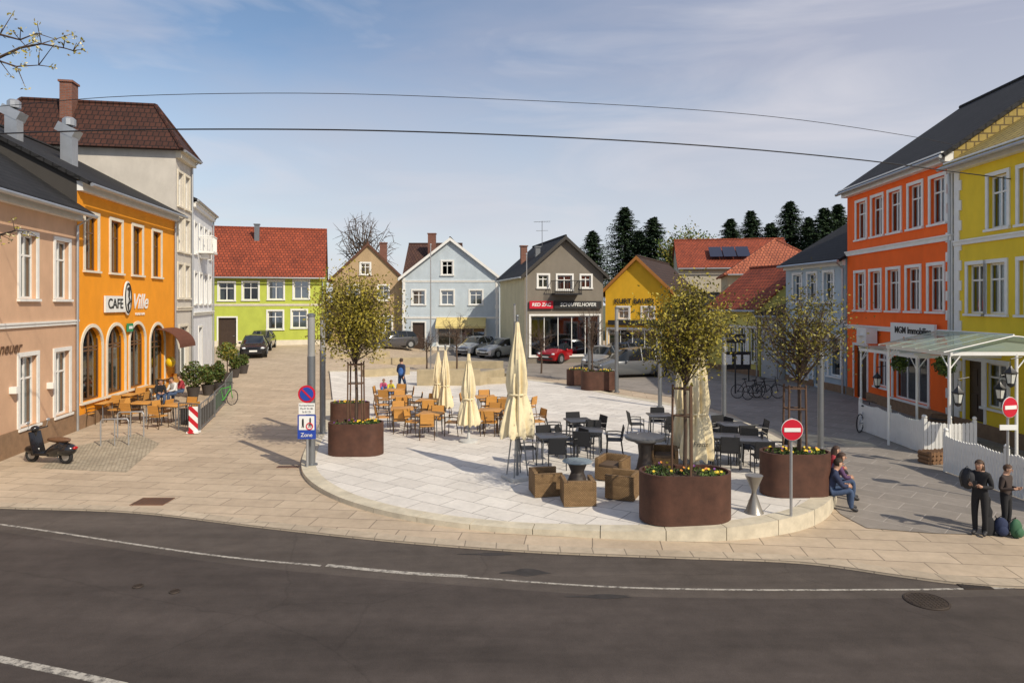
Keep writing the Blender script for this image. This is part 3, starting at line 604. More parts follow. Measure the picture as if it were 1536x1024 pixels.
def fence(p0,p1,label):
    p0=Vector(p0);p1=Vector(p1); L=(p1-p0).length; n=int(L/.1); b=B(); ra=B()
    for i in range(n+1):
        x=i*L/n; h=.98+.06*(abs(((x/1.25)%1)-.5)*2)**2; b.slab([(x-.044,0,.03),(x+.044,0,.03),(x+.044,0,h-.03),(x,0,h),(x-.044,0,h-.03)],.02)
    for z in(.25,.75): ra.box((L/2,.04,z),(L,.03,.08))
    for x in(0,L/2,L): ra.box((x,.05,.55),(.09,.09,1.1)); ra.sph((x,.05,1.15),.06)
    d=p1-p0; r=top('picket_fence',label,'fence',(p0.x,p0.y,0),atan2(d.y,d.x),group='picket fences along the terrace'); ob('pickets',b.mesh('pickets',white,smooth=False),r); ob('rails',ra.mesh('rails',white),r)
fence((12.6,24.2),(12.55,20.4),'white picket fence beside the orange building terrace'); fence((12.6,20.3),(13.9,20.),'short white picket fence closing the terrace side')
fence((11.8,18.2),(12.0,14.0),'white picket fence along the yellow building terrace')
opal=M('opal_glass',(.7,.7,.62),.3)
def lantern(p,label='black wall lantern with white glass'):
    r=top('lantern',label,'lantern',p,group='terrace lanterns')
    g=B(); g.lathe([(.085,.06),(.13,.3)],6); b2=B()
    for k in range(6): t=2*pi*k/6; b2.tube([(.09*cos(t),.09*sin(t),.04),(.14*cos(t),.14*sin(t),.32)],.01,4)
    b2.lathe([(.16,.32),(.18,.34),(.05,.46),(.02,.52)],6); b2.lathe([(.02,-.05),(.09,.0),(.1,.05)],6); b2.tube([(0,0,.5),(0,0,.7),(.3,0,.75)],.015,6)
    ob('lamp_glass',g.mesh('lamp_glass',opal),r); ob('cage',b2.mesh('cage',blk),r)
for q in((1316,580,23.8),(1437,607,18.2),(1516,578,17.6),(1500,600,19)): lantern(at(*q))
def leaf(b,c,s,Q,mi):
    a=Vector((Q.gauss(0,1),Q.gauss(0,1),Q.gauss(0,1))).normalized(); d=a.cross(Vector((Q.gauss(0,1),Q.gauss(0,1),Q.gauss(0,1)))).normalized()
    b.poly([c-a*s,c+d*s*.5,c+a*s,c-d*s*.5],mi)
bark=M('bark',(.085,.055,.038),.9,var=.3,scale=12)
def leafball(name,label,cat,loc,r,n,size,mats,trunk=None,group=None,seed=1):
    Q=random.Random(seed); b=B()
    for i in range(n):
        d=Vector((Q.gauss(0,1),Q.gauss(0,1),Q.gauss(0,1))).normalized()*(Q.random()**.35); k=1+.18*sin(d.x*7+seed)*cos(d.z*8); c=Vector((d.x*r[0]*k,d.y*r[1]*k,d.z*r[2]*k)); leaf(b,c,size*Q.uniform(.6,1.3),Q,Q.randrange(len(mats)))
    o=top(name,label,cat,loc,group=group); ob('foliage',b.mesh('foliage',mats,smooth=False),o)
    if trunk: t=B(); t.tube([(0,0,-trunk),(0,0,0)],.03,6); ob('stem',t.mesh('stem',bark),o)
    return o
gl1=M('leaf_olive',(.22,.185,.018),.6,var=.3,bump=0); gl2=M('leaf_yellow_green',(.36,.29,.03),.6,var=.3,bump=0); gl3=M('leaf_dark_olive',(.09,.08,.012),.7,var=.3,bump=0)
dg1=M('leaf_dark_green',(.035,.065,.012),.7,var=.3,bump=0); dg2=M('leaf_mid_green',(.09,.14,.02),.7,var=.3,bump=0); pine1=M('needle_dark',(.02,.042,.018),.8,var=.3,bump=0); pine2=M('needle_green',(.045,.085,.03),.8,var=.3,bump=0)
for i,q in enumerate(((1349,545,23),(1417,548,19.5))):
    leafball('hanging_plant','round green hanging plant ball under the canopy','plant',at(*q),(.28,.28,.32),700,.05,[dg1,dg2],group='hanging plants',seed=i)
bar=B(); bar.lathe([(.26,0),(.33,.25),(.35,.45),(.33,.65),(.26,.9)],20)
hp=B(); 
for z,r in((.12,.3),(.3,.342),(.6,.342),(.8,.3)): hp.ring((0,0,z),(0,0,1),r,.015,24,6)
p=bp(1412,668); thing('wooden_barrel','dark wooden barrel standing on the terrace','barrel',[('staves',bar.mesh('staves',M('barrel_wood',(.1,.05,.02),.6,stretch=(6,6,.5)))),('hoops',hp.mesh('hoops',blk))],(p.x,p.y,0),sc=1.1)
fw=B(); Q=random.Random(3)
for i in range(26): x=(i%9)*.13-.55; z=.07+(i//9)*.12; fw.tube([(x+Q.uniform(-.02,.02),-.2,z),(x,.2,z+Q.uniform(-.01,.01))],Q.uniform(.06,.075),7)
p=bp(1412,694); top('firewood_stack','low stack of split firewood by the fence','firewood',(p.x,p.y,0),.2,data=fw.mesh('firewood_stack',M('log_wood',(.22,.12,.06),.9,var=.4)))
# ---------------------------------------------------------------- trees
def tree(loc,h0,cr,cz,n,leafs,size,mats,seed,label,name='tree',tr=.05,group=None,lean=0,clump=.16):
    Q=random.Random(seed); t=B(); lf=B(); tips=[]
    t.tube([(0,0,0),(.02,.01,h0*.5),(0,0,h0),(lean,0,cz)],[tr,tr*.85,tr*.75,tr*.4],8)
    for i in range(n):
        a=Q.uniform(0,2*pi); st=Vector((lean*Q.random()*.5,0,h0+(cz-h0)*Q.uniform(-.05,.9)))
        d=Vector((Q.gauss(0,1),Q.gauss(0,1),Q.gauss(.2,1))).normalized()*Q.uniform(.45,1.08); e=Vector((d.x*cr[0],d.y*cr[1],cz+d.z*cr[2]))
        mid=(st+e)/2+Vector((0,0,-.05*cr[2]))+Vector((Q.gauss(0,.06),Q.gauss(0,.06),0))*cr[0]
        t.tube([st,mid,e],[tr*.38,tr*.22,tr*.06],5,cap=False)
        tips.append((e,1.)); tips.append(((mid+e)/2,.8))
        for k in range(5):
            s=mid.lerp(e,Q.uniform(.0,.95)); v=Vector((Q.gauss(0,1),Q.gauss(0,1),Q.gauss(.4,1))).normalized()*Q.uniform(.15,.42)*cr[0]; t.tube([s,s+v*.5+Vector((0,0,.02)),s+v],[tr*.14,tr*.1,tr*.04],4,cap=False); tips.append((s+v,.7))
    if leafs:
        for e,wt in tips:
            mi=Q.choice([0,0,1,1,2]) if len(mats)>2 else 0; dens=Q.choice([.4,.8,1.2,1.5])
            for k in range(int(leafs*wt*dens)):
                c=e+Vector((Q.gauss(0,clump),Q.gauss(0,clump),Q.gauss(0,clump)))*cr[0]; leaf(lf,c,size*Q.uniform(.6,1.4),Q,mi if Q.random()<.7 else Q.randrange(len(mats)))
    o=top(name,label,'tree',loc,group=group); ob('trunk',t.mesh('trunk',bark),o)
    if leafs: ob('crown',lf.mesh('crown',mats,smooth=False),o)
    return o
def stad(L,Wd,h,inset=0,n=12):
    r=Wd/2-inset; a=L/2-Wd/2; pts=[(a+r*cos(t),r*sin(t)) for t in[-pi/2+pi*i/n for i in range(n+1)]]+[(-a+r*cos(t),r*sin(t)) for t in[pi/2+pi*i/n for i in range(n+1)]]
    return [(x,y,h) for x,y in pts]
def planter_parts(L,Wd,h):
    b=B(); o0=stad(L,Wd,0);o1=stad(L,Wd,h);i1=stad(L,Wd,h,.05);i0=stad(L,Wd,h-.12,.05); n=len(o0)
    vs=o0+o1+i1+i0; fs=[]
    for k in range(3):
        for i in range(n): j=(i+1)%n; fs.append([k*n+i,k*n+j,(k+1)*n+j,(k+1)*n+i])
    b.add(vs,fs)
    s=B(); s.poly(stad(L,Wd,h-.08,.04)); return [('shell',b.mesh('shell',corten)),('soil',s.mesh('soil',soil))]
flm=[M('flower_yellow',(.72,.5,.02),.6,bump=0),M('flower_orange',(.6,.2,.02),.6,bump=0),M('flower_purple',(.15,.03,.2),.6,bump=0)]
def flowers(loc,L,Wd,seed):
    Q=random.Random(seed); b=B(); cl=[(Q.uniform(-L/2+.2,L/2-.2),Q.uniform(-Wd/2+.15,Wd/2-.15)) for _ in range(14)]
    for i in range(800):
        c0=Q.choice(cl); x=c0[0]+Q.gauss(0,.09); y=c0[1]+Q.gauss(0,.07)
        if abs(y)>Wd/2-.08 or abs(x)>L/2-.1 or abs(x)>L/2-Wd/2 and hypot(abs(x)-(L/2-Wd/2),y)>Wd/2-.1: continue
        leaf(b,Vector((x,y,Q.uniform(0,.11))),.035,Q,Q.randrange(2))
    for i in range(30):
        c0=Q.choice(cl); x=c0[0]+Q.gauss(0,.08); y=c0[1]+Q.gauss(0,.06); m=2+Q.choice([0,0,0,0,1,2]); z=Q.uniform(.08,.15)
        if abs(y)>Wd/2-.08 or abs(x)>L/2-.16: continue
        for k in range(6): t=k*pi/3; c=Vector((x,y,z)); b.poly([c,c+Vector((.03*cos(t),.03*sin(t)*.6,.015+.02*sin(t))),c+Vector((.03*cos(t+1),.03*sin(t+1)*.6,.015+.02*sin(t+1)))],m)
    o=top('flower_bed','yellow and orange spring pansies growing in the planter','flowers',loc,data=b.mesh('flower_bed',[dg1,dg2]+flm,smooth=False),group='pansies in the planters'); o['kind']='stuff'
stake=M('stake_wood',(.11,.06,.035),.85,var=.3)
def stakes(loc,h,w=.3,n=4):
    P=[]
    for i in range(n): b=B(); t=2*pi*i/n+pi/4; b.tube([(w*1.1*cos(t),w*.85*sin(t),-.1),(w*cos(t),w*.8*sin(t),h)],.024,7); P.append(('stake',b.mesh('stake',stake)))
    for z in(h-.08,h*.66):
        c=B()
        for i in range(n): t=2*pi*i/n+pi/4;t2=t+2*pi/n; c.tube([(w*1.04*cos(t),w*.82*sin(t),z),(w*1.04*cos(t2),w*.82*sin(t2),z)],.018,6)
        P.append(('crossbar',c.mesh('crossbar',stake)))
    thing('tree_stakes','wooden stakes with crossbars supporting a young tree','tree support',P,loc,group='tree support frames')
def planter(px,py,L,h,seed,rz=0,lab='rusty corten steel planter with rounded ends on the plaza'):
    p=bp(px,py,pz); Wd=L*.55; y=p.y+Wd/2; x=(px-CX)/F*y; z=pz(x,y)
    thing('planter',lab,'planter',planter_parts(L,Wd,h),(x,y,z),rz,group='corten steel planters'); flowers((x,y,z+h-.08),L,Wd,seed)
    return Vector((x,y,z+h-.1))
p=planter(1027,790,1.85,.98,1); tree(p,1.75,(.98,.92,.95),3.0,76,22,.034,[gl1,gl2,gl3],11,'young round crowned tree with yellow-green spring leaves',group='young plaza trees',tr=.045); stakes(p,1.85,.24,3)
p=planter(534,685,1.65,.95,2); tree(p,1.75,(1.3,1.25,1.2),3.35,92,25,.044,[gl1,gl2,gl3],12,'young round crowned tree with dense olive leaves',group='young plaza trees',tr=.055); stakes(p,1.9,.28,4)
p=planter(1192,747,1.55,.95,3); tree(p+Vector((.1,0,0)),1.6,(1.2,1.1,.95),2.85,74,9,.034,[gl1,gl3,gl1],13,'young tree with sparse olive spring foliage',group='young plaza trees',tr=.05); stakes(p,1.6,.26,4)
p=planter(525,633,1.5,.7,4,lab='rusty corten steel planter behind the leafy tree')
p=planter(897,586,1.75,.95,5,lab='small rusty planter near the parked cars'); p=planter(868,579,1.3,.85,6,lab='small rusty planter near the parked cars')
for i,(px,py,r,h) in enumerate(((685,560,1.6,3.9),(812,560,1.1,3.3),(888,575,1.2,4.6),(640,556,1.0,2.8))):
    q=bp(px,py); tree(q,h*.4,(r,r,h*.32),h*.72,34,0,.03,[gl1],20+i,'bare young tree with thin twigs',group='bare young trees',tr=.06)
tree((-14.6,66,1.2),6,(3.6,3,3.2),9.6,60,0,.05,[gl1],31,'tall bare tree rising behind the houses',tr=.2)
tree((20,78,.7),5,(2.8,2.8,3.),9.5,60,16,.16,[dg2,gl1,dg1],33,'round green leafy tree behind the roofs',tr=.2)
tree((23.5,80,.7),5,(2.2,2.2,2.6),9.2,50,16,.16,[dg1,gl1,dg2],34,'round green leafy tree behind the roofs',tr=.2)
def conifer(px,py,Y,w,seed):
    Q=random.Random(seed); tp=at(px,py,Y); zg=.7; h=tp.z-zg; t=B(); t.tube([(0,0,0),(0,0,h*.98)],[.25,.03],7); c=B(); n=int(h*4.0)
    for i in range(n):
        z=h*(.35+.65*(i/n)); rr=w*((1-(z/h))**.72)*2.1+.15; rr*=Q.uniform(.8,1.15)
        for k in range(15):
            a=Q.uniform(0,2*pi); L=rr*Q.uniform(.5,1.15); d=Vector((cos(a),sin(a),0)); s=Vector((0,0,z+Q.uniform(-.15,.15))); m=7
            for j in range(m):
                f=(j+1)/m; cpt=s+d*L*f+Vector((0,0,-.3*L*f+.16*L*f*f)); sz=.2+.13*(1-f); mi=Q.randrange(2)
                for e in range(2):
                    a2=a+Q.uniform(-1.2,1.2); dd=Vector((cos(a2),sin(a2),Q.uniform(-.7,.3))); sd=Vector((-sin(a2),cos(a2),Q.uniform(-.3,.3)))*.45
                    c.poly([cpt-sd*sz,cpt+dd*sz*1.6,cpt+sd*sz],mi)
    o=top('conifer','tall dark green spruce standing behind the roofs','tree',(tp.x,Y,zg),group='spruces behind the houses'); ob('trunk',t.mesh('trunk',bark),o)
    me=bpy.data.meshes.new('crown'); me.from_pydata(c.v,[],c.f); me.materials.append(pine1); me.materials.append(pine2); me.polygons.foreach_set('material_index',c.m); ob('crown',me,o)
for i,q in enumerate(((889,346,84,2.9),(937,311,86,3.6),(980,326,84,3.4),(958,346,88,3.),(1010,368,88,2.4),(1096,328,84,3.0),(1126,316,88,3.3),(1156,334,86,2.8),(1185,302,86,3.6),(1213,326,86,2.8),(1236,312,82,3.2),(1257,306,84,3.2))): conifer(*q,50+i)
pot=M('pot_dark',(.06,.05,.045),.7)
for i,(px,py,r,st) in enumerate(((290,596,(.62,.5,.62),.0),(328,588,(.3,.3,.55),0),(341,573,(.55,.5,.5),.7),(312,592,(.3,.3,.5),0),(352,566,(.3,.3,.4),.0),(365,560,(.3,.3,.35),0))):
    q=bp(px,py); o=leafball('potted_shrub','clipped evergreen shrub in a dark pot by the terrace','plant',(q.x,q.y,q.z+.45+st+r[2]),r,1600,.06,[dg1,dg2,gl3] if i!=2 else [gl1,dg2],trunk=st+r[2]+.1,group='potted shrubs along the terrace',seed=70+i)
    b=B(); b.lathe([(.2,-.0),(.3,.45),(.32,.5),(.26,.5),(.25,.42)],16); ob('pot',b.mesh('pot',pot),o,(0,0,-(.45+st+r[2])))
blo=M('blossom_white',(.6,.52,.3),.6,bump=0)
def branch(pix,Y,seed,label):
    Q=random.Random(seed); b=B(); f=B(); pts=[at(px,py,Y) for px,py in pix]; o0=pts[0]; pts=[p-o0 for p in pts]
    b.tube(pts,[.012-.009*i/(len(pts)-1) for i in range(len(pts))],6)
    for p in pts[1:]:
        for k in range(3):
            e=p+Vector((Q.gauss(.04,.05),Q.gauss(0,.05),Q.gauss(.02,.06))); b.tube([p,e],[.004,.002],5)
            for j in range(7):
                c=e+Vector((Q.gauss(0,.014),Q.gauss(0,.014),Q.gauss(0,.014))); leaf(f,c,.015,Q,Q.choice([0,0,1,2]))
    o=top('tree_branch',label,'branch',o0); ob('twigs',b.mesh('twigs',bark),o); ob('blossoms',f.mesh('blossoms',[blo,gl1,gl2],smooth=False),o)
branch([(-120,60),(-40,85),(0,92),(25,100),(58,98)],5,1,'overhanging twig with white spring blossoms'); branch([(-60,110),(0,86),(30,72),(62,66),(95,72),(110,76)],5,2,'overhanging twig with white spring blossoms'); branch([(-60,60),(0,52),(30,60),(55,50)],5.1,4,'overhanging twig with white spring blossoms'); branch([(-60,365),(0,352),(22,346),(42,347)],6,3,'thin budding twig in front of a wall')
def cable(pix,z,r,label):
    pts=[]; 
    for px,py in pix: Y=(z-H)*F/(HY-py); pts.append(Vector(((px-CX)/F*Y,Y,z)))
    p2=smooth(pts,5); b=B(); b.tube([(p.x,p.y,z) for p in p2],r,6); top('overhead_cable',label,'cable',data=b.mesh('overhead_cable',blk))
cable([(-120,205),(110,197),(300,194),(560,196),(860,207),(1100,222),(1300,241),(1440,259),(1560,274)],8.6,.017,'thick twisted black cable strung across the square')
cable([(-40,164),(40,156),(200,144),(450,140),(700,147),(1000,162),(1200,180),(1380,207),(1440,220)],9.6,.008,'thin black wire strung across the square')
# ---------------------------------------------------------------- poles and signs
lsg=M('lamp_grey_glass',(.3,.3,.29),.3)
def pole(px,py,h,r,zf=pz,m=gry,label='tall grey cylindrical light column on the plaza'):
    p=bp(px,py,zf); b=B(); b.lathe([(r*1.6,0),(r*1.6,.03),(r,.05),(r,h*.72),(r*.9,h*.72+.01)],16)
    g=B(); g.lathe([(r*.9,h*.72),(r*.9,h*.985)],16); c=B(); c.lathe([(r*1.05,h*.985),(r*1.05,h),(r*.3,h+.03)],16)
    thing('light_column',label,'street lamp',[('shaft',b.mesh('shaft',m)),('lamp_shade',g.mesh('lamp_shade',lsg)),('cap',c.mesh('cap',m))],p,group='light columns around the plaza')
for q in((467,697,4.2,.11),(484,650,4.0,.1),(925,588,4.2,.1),(1086,650,3.3,.08),(884,570,3.6,.09),(1231,672,3.8,.09),(990,610,3.4,.09),(772,548,4.2,.08)): pole(*q)
def flagpole(px,py,h): 
    p=bp(px,py); b=B(); b.tube([(0,0,0),(0,0,h)],[.05,.03],8); b.sph((0,0,h),.06); top('flagpole','slim pale flagpole standing on the square','flagpole',p,data=b.mesh('flagpole',lgry),group='flagpoles')
flagpole(646,556,8.2); flagpole(790,556,7.6)
sred=M('sign_red',(.55,.01,.03),.4,bump=0); sblu=M('sign_blue',(.02,.06,.35),.4,bump=0)
def noentry(p,h,rz,label,r=.3):
    t=top('no_entry_sign',label,'road sign',p,rz,group='no entry signs'); b=B(); b.tube([(0,0,0),(0,0,h)],.028,10); b.disc((0,0,h),(0,0,1),.032,.02); ob('post',b.mesh('post',lgry),t)
    z=h-r; d=B(); d.disc((0,-.05,z),(0,1,0),r,.012); pl_=ob('sign_plate',d.mesh('sign_plate',signw),t)
    d=B(); d.disc((0,-.06,z),(0,1,0),r*.95,.012); ob('red_disc',d.mesh('red_disc',sred),pl_)
    d=B(); d.box((0,-.07,z),(r*1.5,.012,r*.36)); ob('white_bar',d.mesh('white_bar',signw,smooth=False),pl_)
p=bp(1186,796); noentry((p.x,p.y-.02,0),2.28,0,'round red no entry sign on a steel post at the kerb',.22)
noentry((11.45,15.4,0),2.45,.3,'round red no entry sign beside the white fence',.24)
sb=B(); sb.box((11.43,15.34,1.75),(.42,.02,.12)); top('supplementary_sign','small white plate under the no entry sign','sign',data=sb.mesh('plate',signw,smooth=False))
p=bp(467,702); t=top('parking_sign','no parking disc above white and blue zone plates','road sign',(p.x-.02,p.y-.3,0)); b=B(); b.tube([(0,0,0),(0,0,2.35)],.035,10); ob('post',b.mesh('post',lgry),t)
d=B(); d.disc((0,-.05,2.12),(0,1,0),.24,.012); pp=ob('disc',d.mesh('disc',sred),t); d=B(); d.disc((0,-.06,2.12),(0,1,0),.185,.012); ob('blue_face',d.mesh('f',sblu),pp); d=B(); d.box((0,-.07,2.12),(.36,.01,.045),ry=.785); ob('red_slash',d.mesh('s',sred),pp)
d=B(); d.box((0,-.05,1.72),(.44,.015,.3)); pp=ob('plate',d.mesh('p',signw,smooth=False),t)
for i,s in enumerate(('Kurzparkzone','Mo-Fr 8-18h','Sa 8-12h')): ob('lettering',textmesh(s,.07,sblk,ext=.002),pp,(0,-.06,1.81-i*.09))
d=B(); d.box((0,-.05,1.22),(.5,.015,.66)); pp=ob('plate',d.mesh('p',[sblu],smooth=False),t); d=B(); d.box((0,-.06,1.33),(.42,.012,.38)); ob('white_panel',d.mesh('w',signw,smooth=False),pp)
ob('lettering',textmesh('Zone',.15,signw,ext=.003),pp,(0,-.07,1.0)); d=B(); d.ring((.08,-.07,1.24),(0,1,0),.085,.016,20,5); ob('speed_ring',d.mesh('r',sred),pp); ob('lettering',textmesh('20',.1,sblk,ext=.003),pp,(.08,-.07,1.24))
for dx,dz,k in((-.1,0,1.),(.1,.05,.8)):
    d=B(); d.sph((dx,-.07,1.42+dz*.6),(.025*k,.01,.03*k)); d.box((dx,-.07,1.335+dz),(.05*k,.01,.12*k)); d.box((dx-.015,-.07,1.25+dz),(.02,.01,.1*k),ry=.2); d.box((dx+.015,-.07,1.25+dz),(.02,.01,.1*k),ry=-.2); ob('pictogram',d.mesh('pic',sblk),pp)
p=bp(1106,572); t=top('notice_board','dark notice board with posters in a frame','notice board',p); d=B(); d.box((0,0,1.2),(1.5,.1,1.)); d.tube([(-.65,0,0),(-.65,0,1.7)],.04,8); d.tube([(.65,0,0),(.65,0,1.7)],.04,8); ob('frame',d.mesh('frame',blk),t)
for x in(-.5,0,.5): d=B(); d.box((x,-.06,1.25),(.35,.01,.55)); ob('poster',d.mesh('poster',signw,smooth=False),t)
p=bp(1103,590); t=top('street_sign','black sign board on a post reading Heimathaus','sign',p); d=B(); d.tube([(0,0,0),(0,0,2.9)],.04,8); d.box((0,-.02,2.75),(1.0,.05,.45)); ob('board',d.mesh('board',blk),t); ob('lettering',textmesh('HEIMATHAUS',.15,signw,ext=.004),t,(0,-.06,2.75))
m,nt,bs=newmat('red_white_stripes'); tc=nd(nt,'ShaderNodeTexCoord'); mp=nd(nt,'ShaderNodeMapping'); mp.inputs['Rotation'].default_value=(0,radians(45),0); wv=nd(nt,'ShaderNodeTexWave',i_Scale=1.1); wv.bands_direction='X'; nt.links.new(tc.outputs['Object'],mp.inputs[0]); nt.links.new(mp.outputs[0],wv.inputs[0])
cr=nd(nt,'ShaderNodeValToRGB'); cr.color_ramp.interpolation='CONSTANT'; cr.color_ramp.elements[0].color=(.5,.01,.02,1); cr.color_ramp.elements[1].position=.5; cr.color_ramp.elements[1].color=(.8,.8,.78,1); nt.links.new(wv.outputs['Fac'],cr.inputs[0]); nt.links.new(cr.outputs[0],bs.inputs['Base Color'])
p=bp(290,650); d=B(); d.box((0,0,.5),(.3,.04,.9)); d.box((0,.03,.05),(.4,.3,.06)); top('warning_board','red and white striped warning board by the terrace','warning board',p,.1,data=d.mesh('warning_board',m,smooth=False))
def barrier(px0,py0,px1,py1,label,m):
    a=bp(px0,py0); c=bp(px1,py1); L=(c-a).length; b=B(); g=B()
    for x in(0,L): b.tube([(x,0,0),(x,0,1.)],.03,8)
    b.tube([(0,0,1.),(L,0,1.)],.02,6); b.tube([(0,0,.12),(L,0,.12)],.02,6)
    for i in range(1,9): b.tube([(L*i/9,0,.12),(L*i/9,0,1.)],.01,5)
    g.box((L/2,.02,.5),(L-.15,.01,.6)); thing('terrace_barrier',label,'barrier',[('frame',b.mesh('frame',gry)),('banner',g.mesh('banner',m,smooth=False))],a,atan2(c.y-a.y,c.x-a.x),group='barriers round the terrace')
bm_=M('barrier_green',(.03,.09,.03),.7); barrier(300,648,322,625,'low terrace barrier with dark cloth panel',blk); barrier(322,625,338,604,'low terrace barrier with green panel',bm_); barrier(338,604,348,582,'low terrace barrier with green panel',bm_); barrier(268,645,298,648,'low terrace barrier with dark cloth panel',blk)
for px,py in((172,668),(196,655)):
    p=bp(px,py); b=B(); w=.42
    for x in(-w,w,): b.tube([(x,0,0),(x,0,.78)],.025,8)
    b.tube([(-w,0,.78),(-w*.9,0,.86),(w*.9,0,.86),(w,0,.78)],.025,8); b.tube([(0,0,0),(0,0,.86)],.02,8); top('bike_rack','steel hoop bicycle rack on cobbles','bike rack',p,.15,data=b.mesh('bike_rack',lgry),group='bike racks')
cob=BR('cobbles',(.44,.38,.28),(.34,.29,.21),(.18,.15,.115),.11,.11,.010,var=.25)
sheet('cobbled_patch',[bp(*q)[:2] for q in((205,650),(240,665),(190,708),(60,702),(118,668))],lambda x,y:gz(x,y)+.005,cob)
b=B(); b.sph((0,0,0),(.22,.22,.26),16,10); p=at(256,543,32.3); top('yellow_balloon','round yellow balloon hanging by the cafe','balloon',p,data=b.mesh('balloon',M('balloon_yellow',(.8,.5,.01),.3,bump=0)))
b=B(); b.lathe([(.2,0),(.24,.04),(.24,1.),(.2,1.04)],16); b.box((0,0,.5),(.6,.5,1.)); p=bp(296,548); top('waste_bin','black waste container by the wall','bin',p,data=b.mesh('bin',blk,bevel=.03))
sto=M('sandstone',(.40,.33,.21),.85,var=.25,scale=2)
def swall(px0,py0,px1,py1,h,label,th=.4):
    a=bp(px0,py0);c=bp(px1,py1); L=(c-a).length; b=B(); n=max(1,int(L/1.6))
    for i in range(n): b.box((L*(i+.5)/n,th/2,h/2),(L/n-.012,th,h+.2)); 
    b.box((L/2,th/2,h*.4),(L-.1,th-.06,h*.8+.1))
    top('stone_wall',label,'low wall',(a.x,a.y,min(a.z,c.z)),atan2(c.y-a.y,c.x-a.x),data=b.mesh('stone_wall',sto,smooth=False,bevel=.015),group='low stone walls')
swall(625,581,720,581,.85,'low sandstone block wall of the fountain'); swall(545,568,615,564,.45,'low pale stone wall on the square'); swall(560,545,640,546,.4,'long pale stone wall behind the fountain'); swall(500,538,585,536,.4,'long pale retaining wall along the street'); swall(720,581,757,573,.7,'low sandstone block wall of the fountain'); swall(655,553,755,553,.4,'long pale stone wall behind the fountain')
b=B(); b.lathe([(1.3,0),(1.3,.45),(1.15,.45),(1.1,.2)],24); p=bp(735,574); top('fountain','round stone fountain basin on the square','fountain',p,data=b.mesh('fountain',sto))
# ---------------------------------------------------------------- furniture
def chair_mesh(style):
    if style=='wood': fm_,sm=M('chair_frame_bronze',(.1,.06,.03),.4,metal=.5),wood
    else: fm_,sm=blk,M('black_weave',(.02,.02,.022),.6)
    b=B(); w=.24
    for x in(-w,w):
        b.tube([(x,-.22,0),(x,-.2,.45),(x,-.2,.64)],.015,6); b.tube([(x,.26,0),(x,.2,.45),(x*.95,.28,.86)],.015,6); b.tube([(x,-.22,.64),(x,.05,.66),(x,.23,.64)],.018,6)
    b.tube([(-w,-.2,.43),(w,-.2,.43)],.012,6); b.tube([(-w,.2,.43),(w,.2,.43)],.012,6)
    s=B(); s.box((0,0,.455),(.46,.44,.03)); k=B()
    if style=='wood': k.slab([(-.22,.235,.55),(.22,.235,.55),(.22,.275,.87),(-.22,.275,.87)],.025)
    else:
        for i in range(9): z=.5+i*.043; k.box((0,.225+.0066*i,z),(.44,.015,.044))
    return [('frame',b.mesh('frame',fm_)),('seat',s.mesh('seat',sm,bevel=.01)),('backrest',k.mesh('backrest',sm,smooth=False))]
cw=chair_mesh('wood'); cb=chair_mesh('black')
def table_mesh(m):
    b=B(); [b.tube([(x,y,0),(x*.9,y*.9,.70)],.02,6) for x in(-.32,.32) for y in(-.32,.32)]; b.box((0,0,.695),(.62,.62,.04))
    t=B(); t.box((0,0,.735),(.8,.8,.035)); return [('base',b.mesh('base',gry)),('table_top',t.mesh('top',m,bevel=.008))]
tw=table_mesh(wood); tb=table_mesh(M('dark_tabletop',(.05,.05,.055),.3)); 
def seatset(px,py,chairs,tab,cl,tl,grp,zf,seed,angs,d=.62):
    Q=random.Random(seed); p=bp(px,py,zf); rz=Q.uniform(-.25,.25)
    thing('cafe_table',tl,'table',tab,p,rz,group=grp+' tables')
    for a in angs:
        a2=a+rz+Q.uniform(-.2,.2); dd=d+Q.uniform(-.05,.2); x=p.x+cos(a2)*dd; y=p.y+sin(a2)*dd
        thing('cafe_chair',cl,'chair',chairs,(x,y,zf(x,y)),a2-pi/2+Q.uniform(-.3,.3),group=grp+' chairs')
A4=[0,pi/2,pi,-pi/2]
for i,(px,py) in enumerate(((603,643),(646,652),(602,622),(642,628),(735,646),(772,652),(728,622),(765,626),(590,610))): seatset(px,py,cw,tw,'wooden cafe chair with bronze metal frame','square wooden cafe table on the plaza','wooden cafe',pz,i,A4 if i%2 else [0,pi,-pi/2,pi/2])
for i,(px,py) in enumerate(((826,692),(884,682),(868,664))): seatset(px,py,cb,tb,'black woven armchair with slim metal legs','dark square cafe table on the plaza','black cafe',pz,20+i,A4)
for i,(px,py) in enumerate(((990,655),(1088,694),(1128,700),(1100,672),(1045,668))): seatset(px,py,cb,tb,'black woven armchair with slim metal legs','dark square cafe table on the plaza','black cafe',pz,30+i,A4)
for i,(px,py) in enumerate(((150,632),(190,618),(222,604),(262,636),(215,632),(240,590),(182,600))): seatset(px,py,cw,tw,'wooden cafe chair with bronze metal frame','square wooden cafe table outside the cafe','terrace cafe',gz,40+i,A4 if i%2 else [0,pi,-pi/2])
wk=BR('wicker',(.37,.235,.115),(.29,.18,.085),(.11,.065,.03),.05,.028,.006,var=.2,bump=.7,nscale=4)
def wicker():
    b=B(); b.box((0,0,.19),(.76,.70,.34)); b.box((-.33,0,.46),(.10,.70,.24)); b.box((.33,0,.46),(.10,.70,.24)); b.box((0,.30,.47),(.57,.10,.26)); s=B(); s.box((0,-.05,.39),(.54,.58,.08)); 
    P=[('body',b.mesh('body',wk,bevel=.012)),('cushion',s.mesh('cushion',M('brown_cushion',(.10,.065,.04),.9),bevel=.025))]
    for x in(-.3,.3):
        for y in(-.28,.28): l=B(); l.box((x,y,.01),(.05,.05,.04)); P.append(('foot',l.mesh('foot',blk,smooth=False)))
    return P
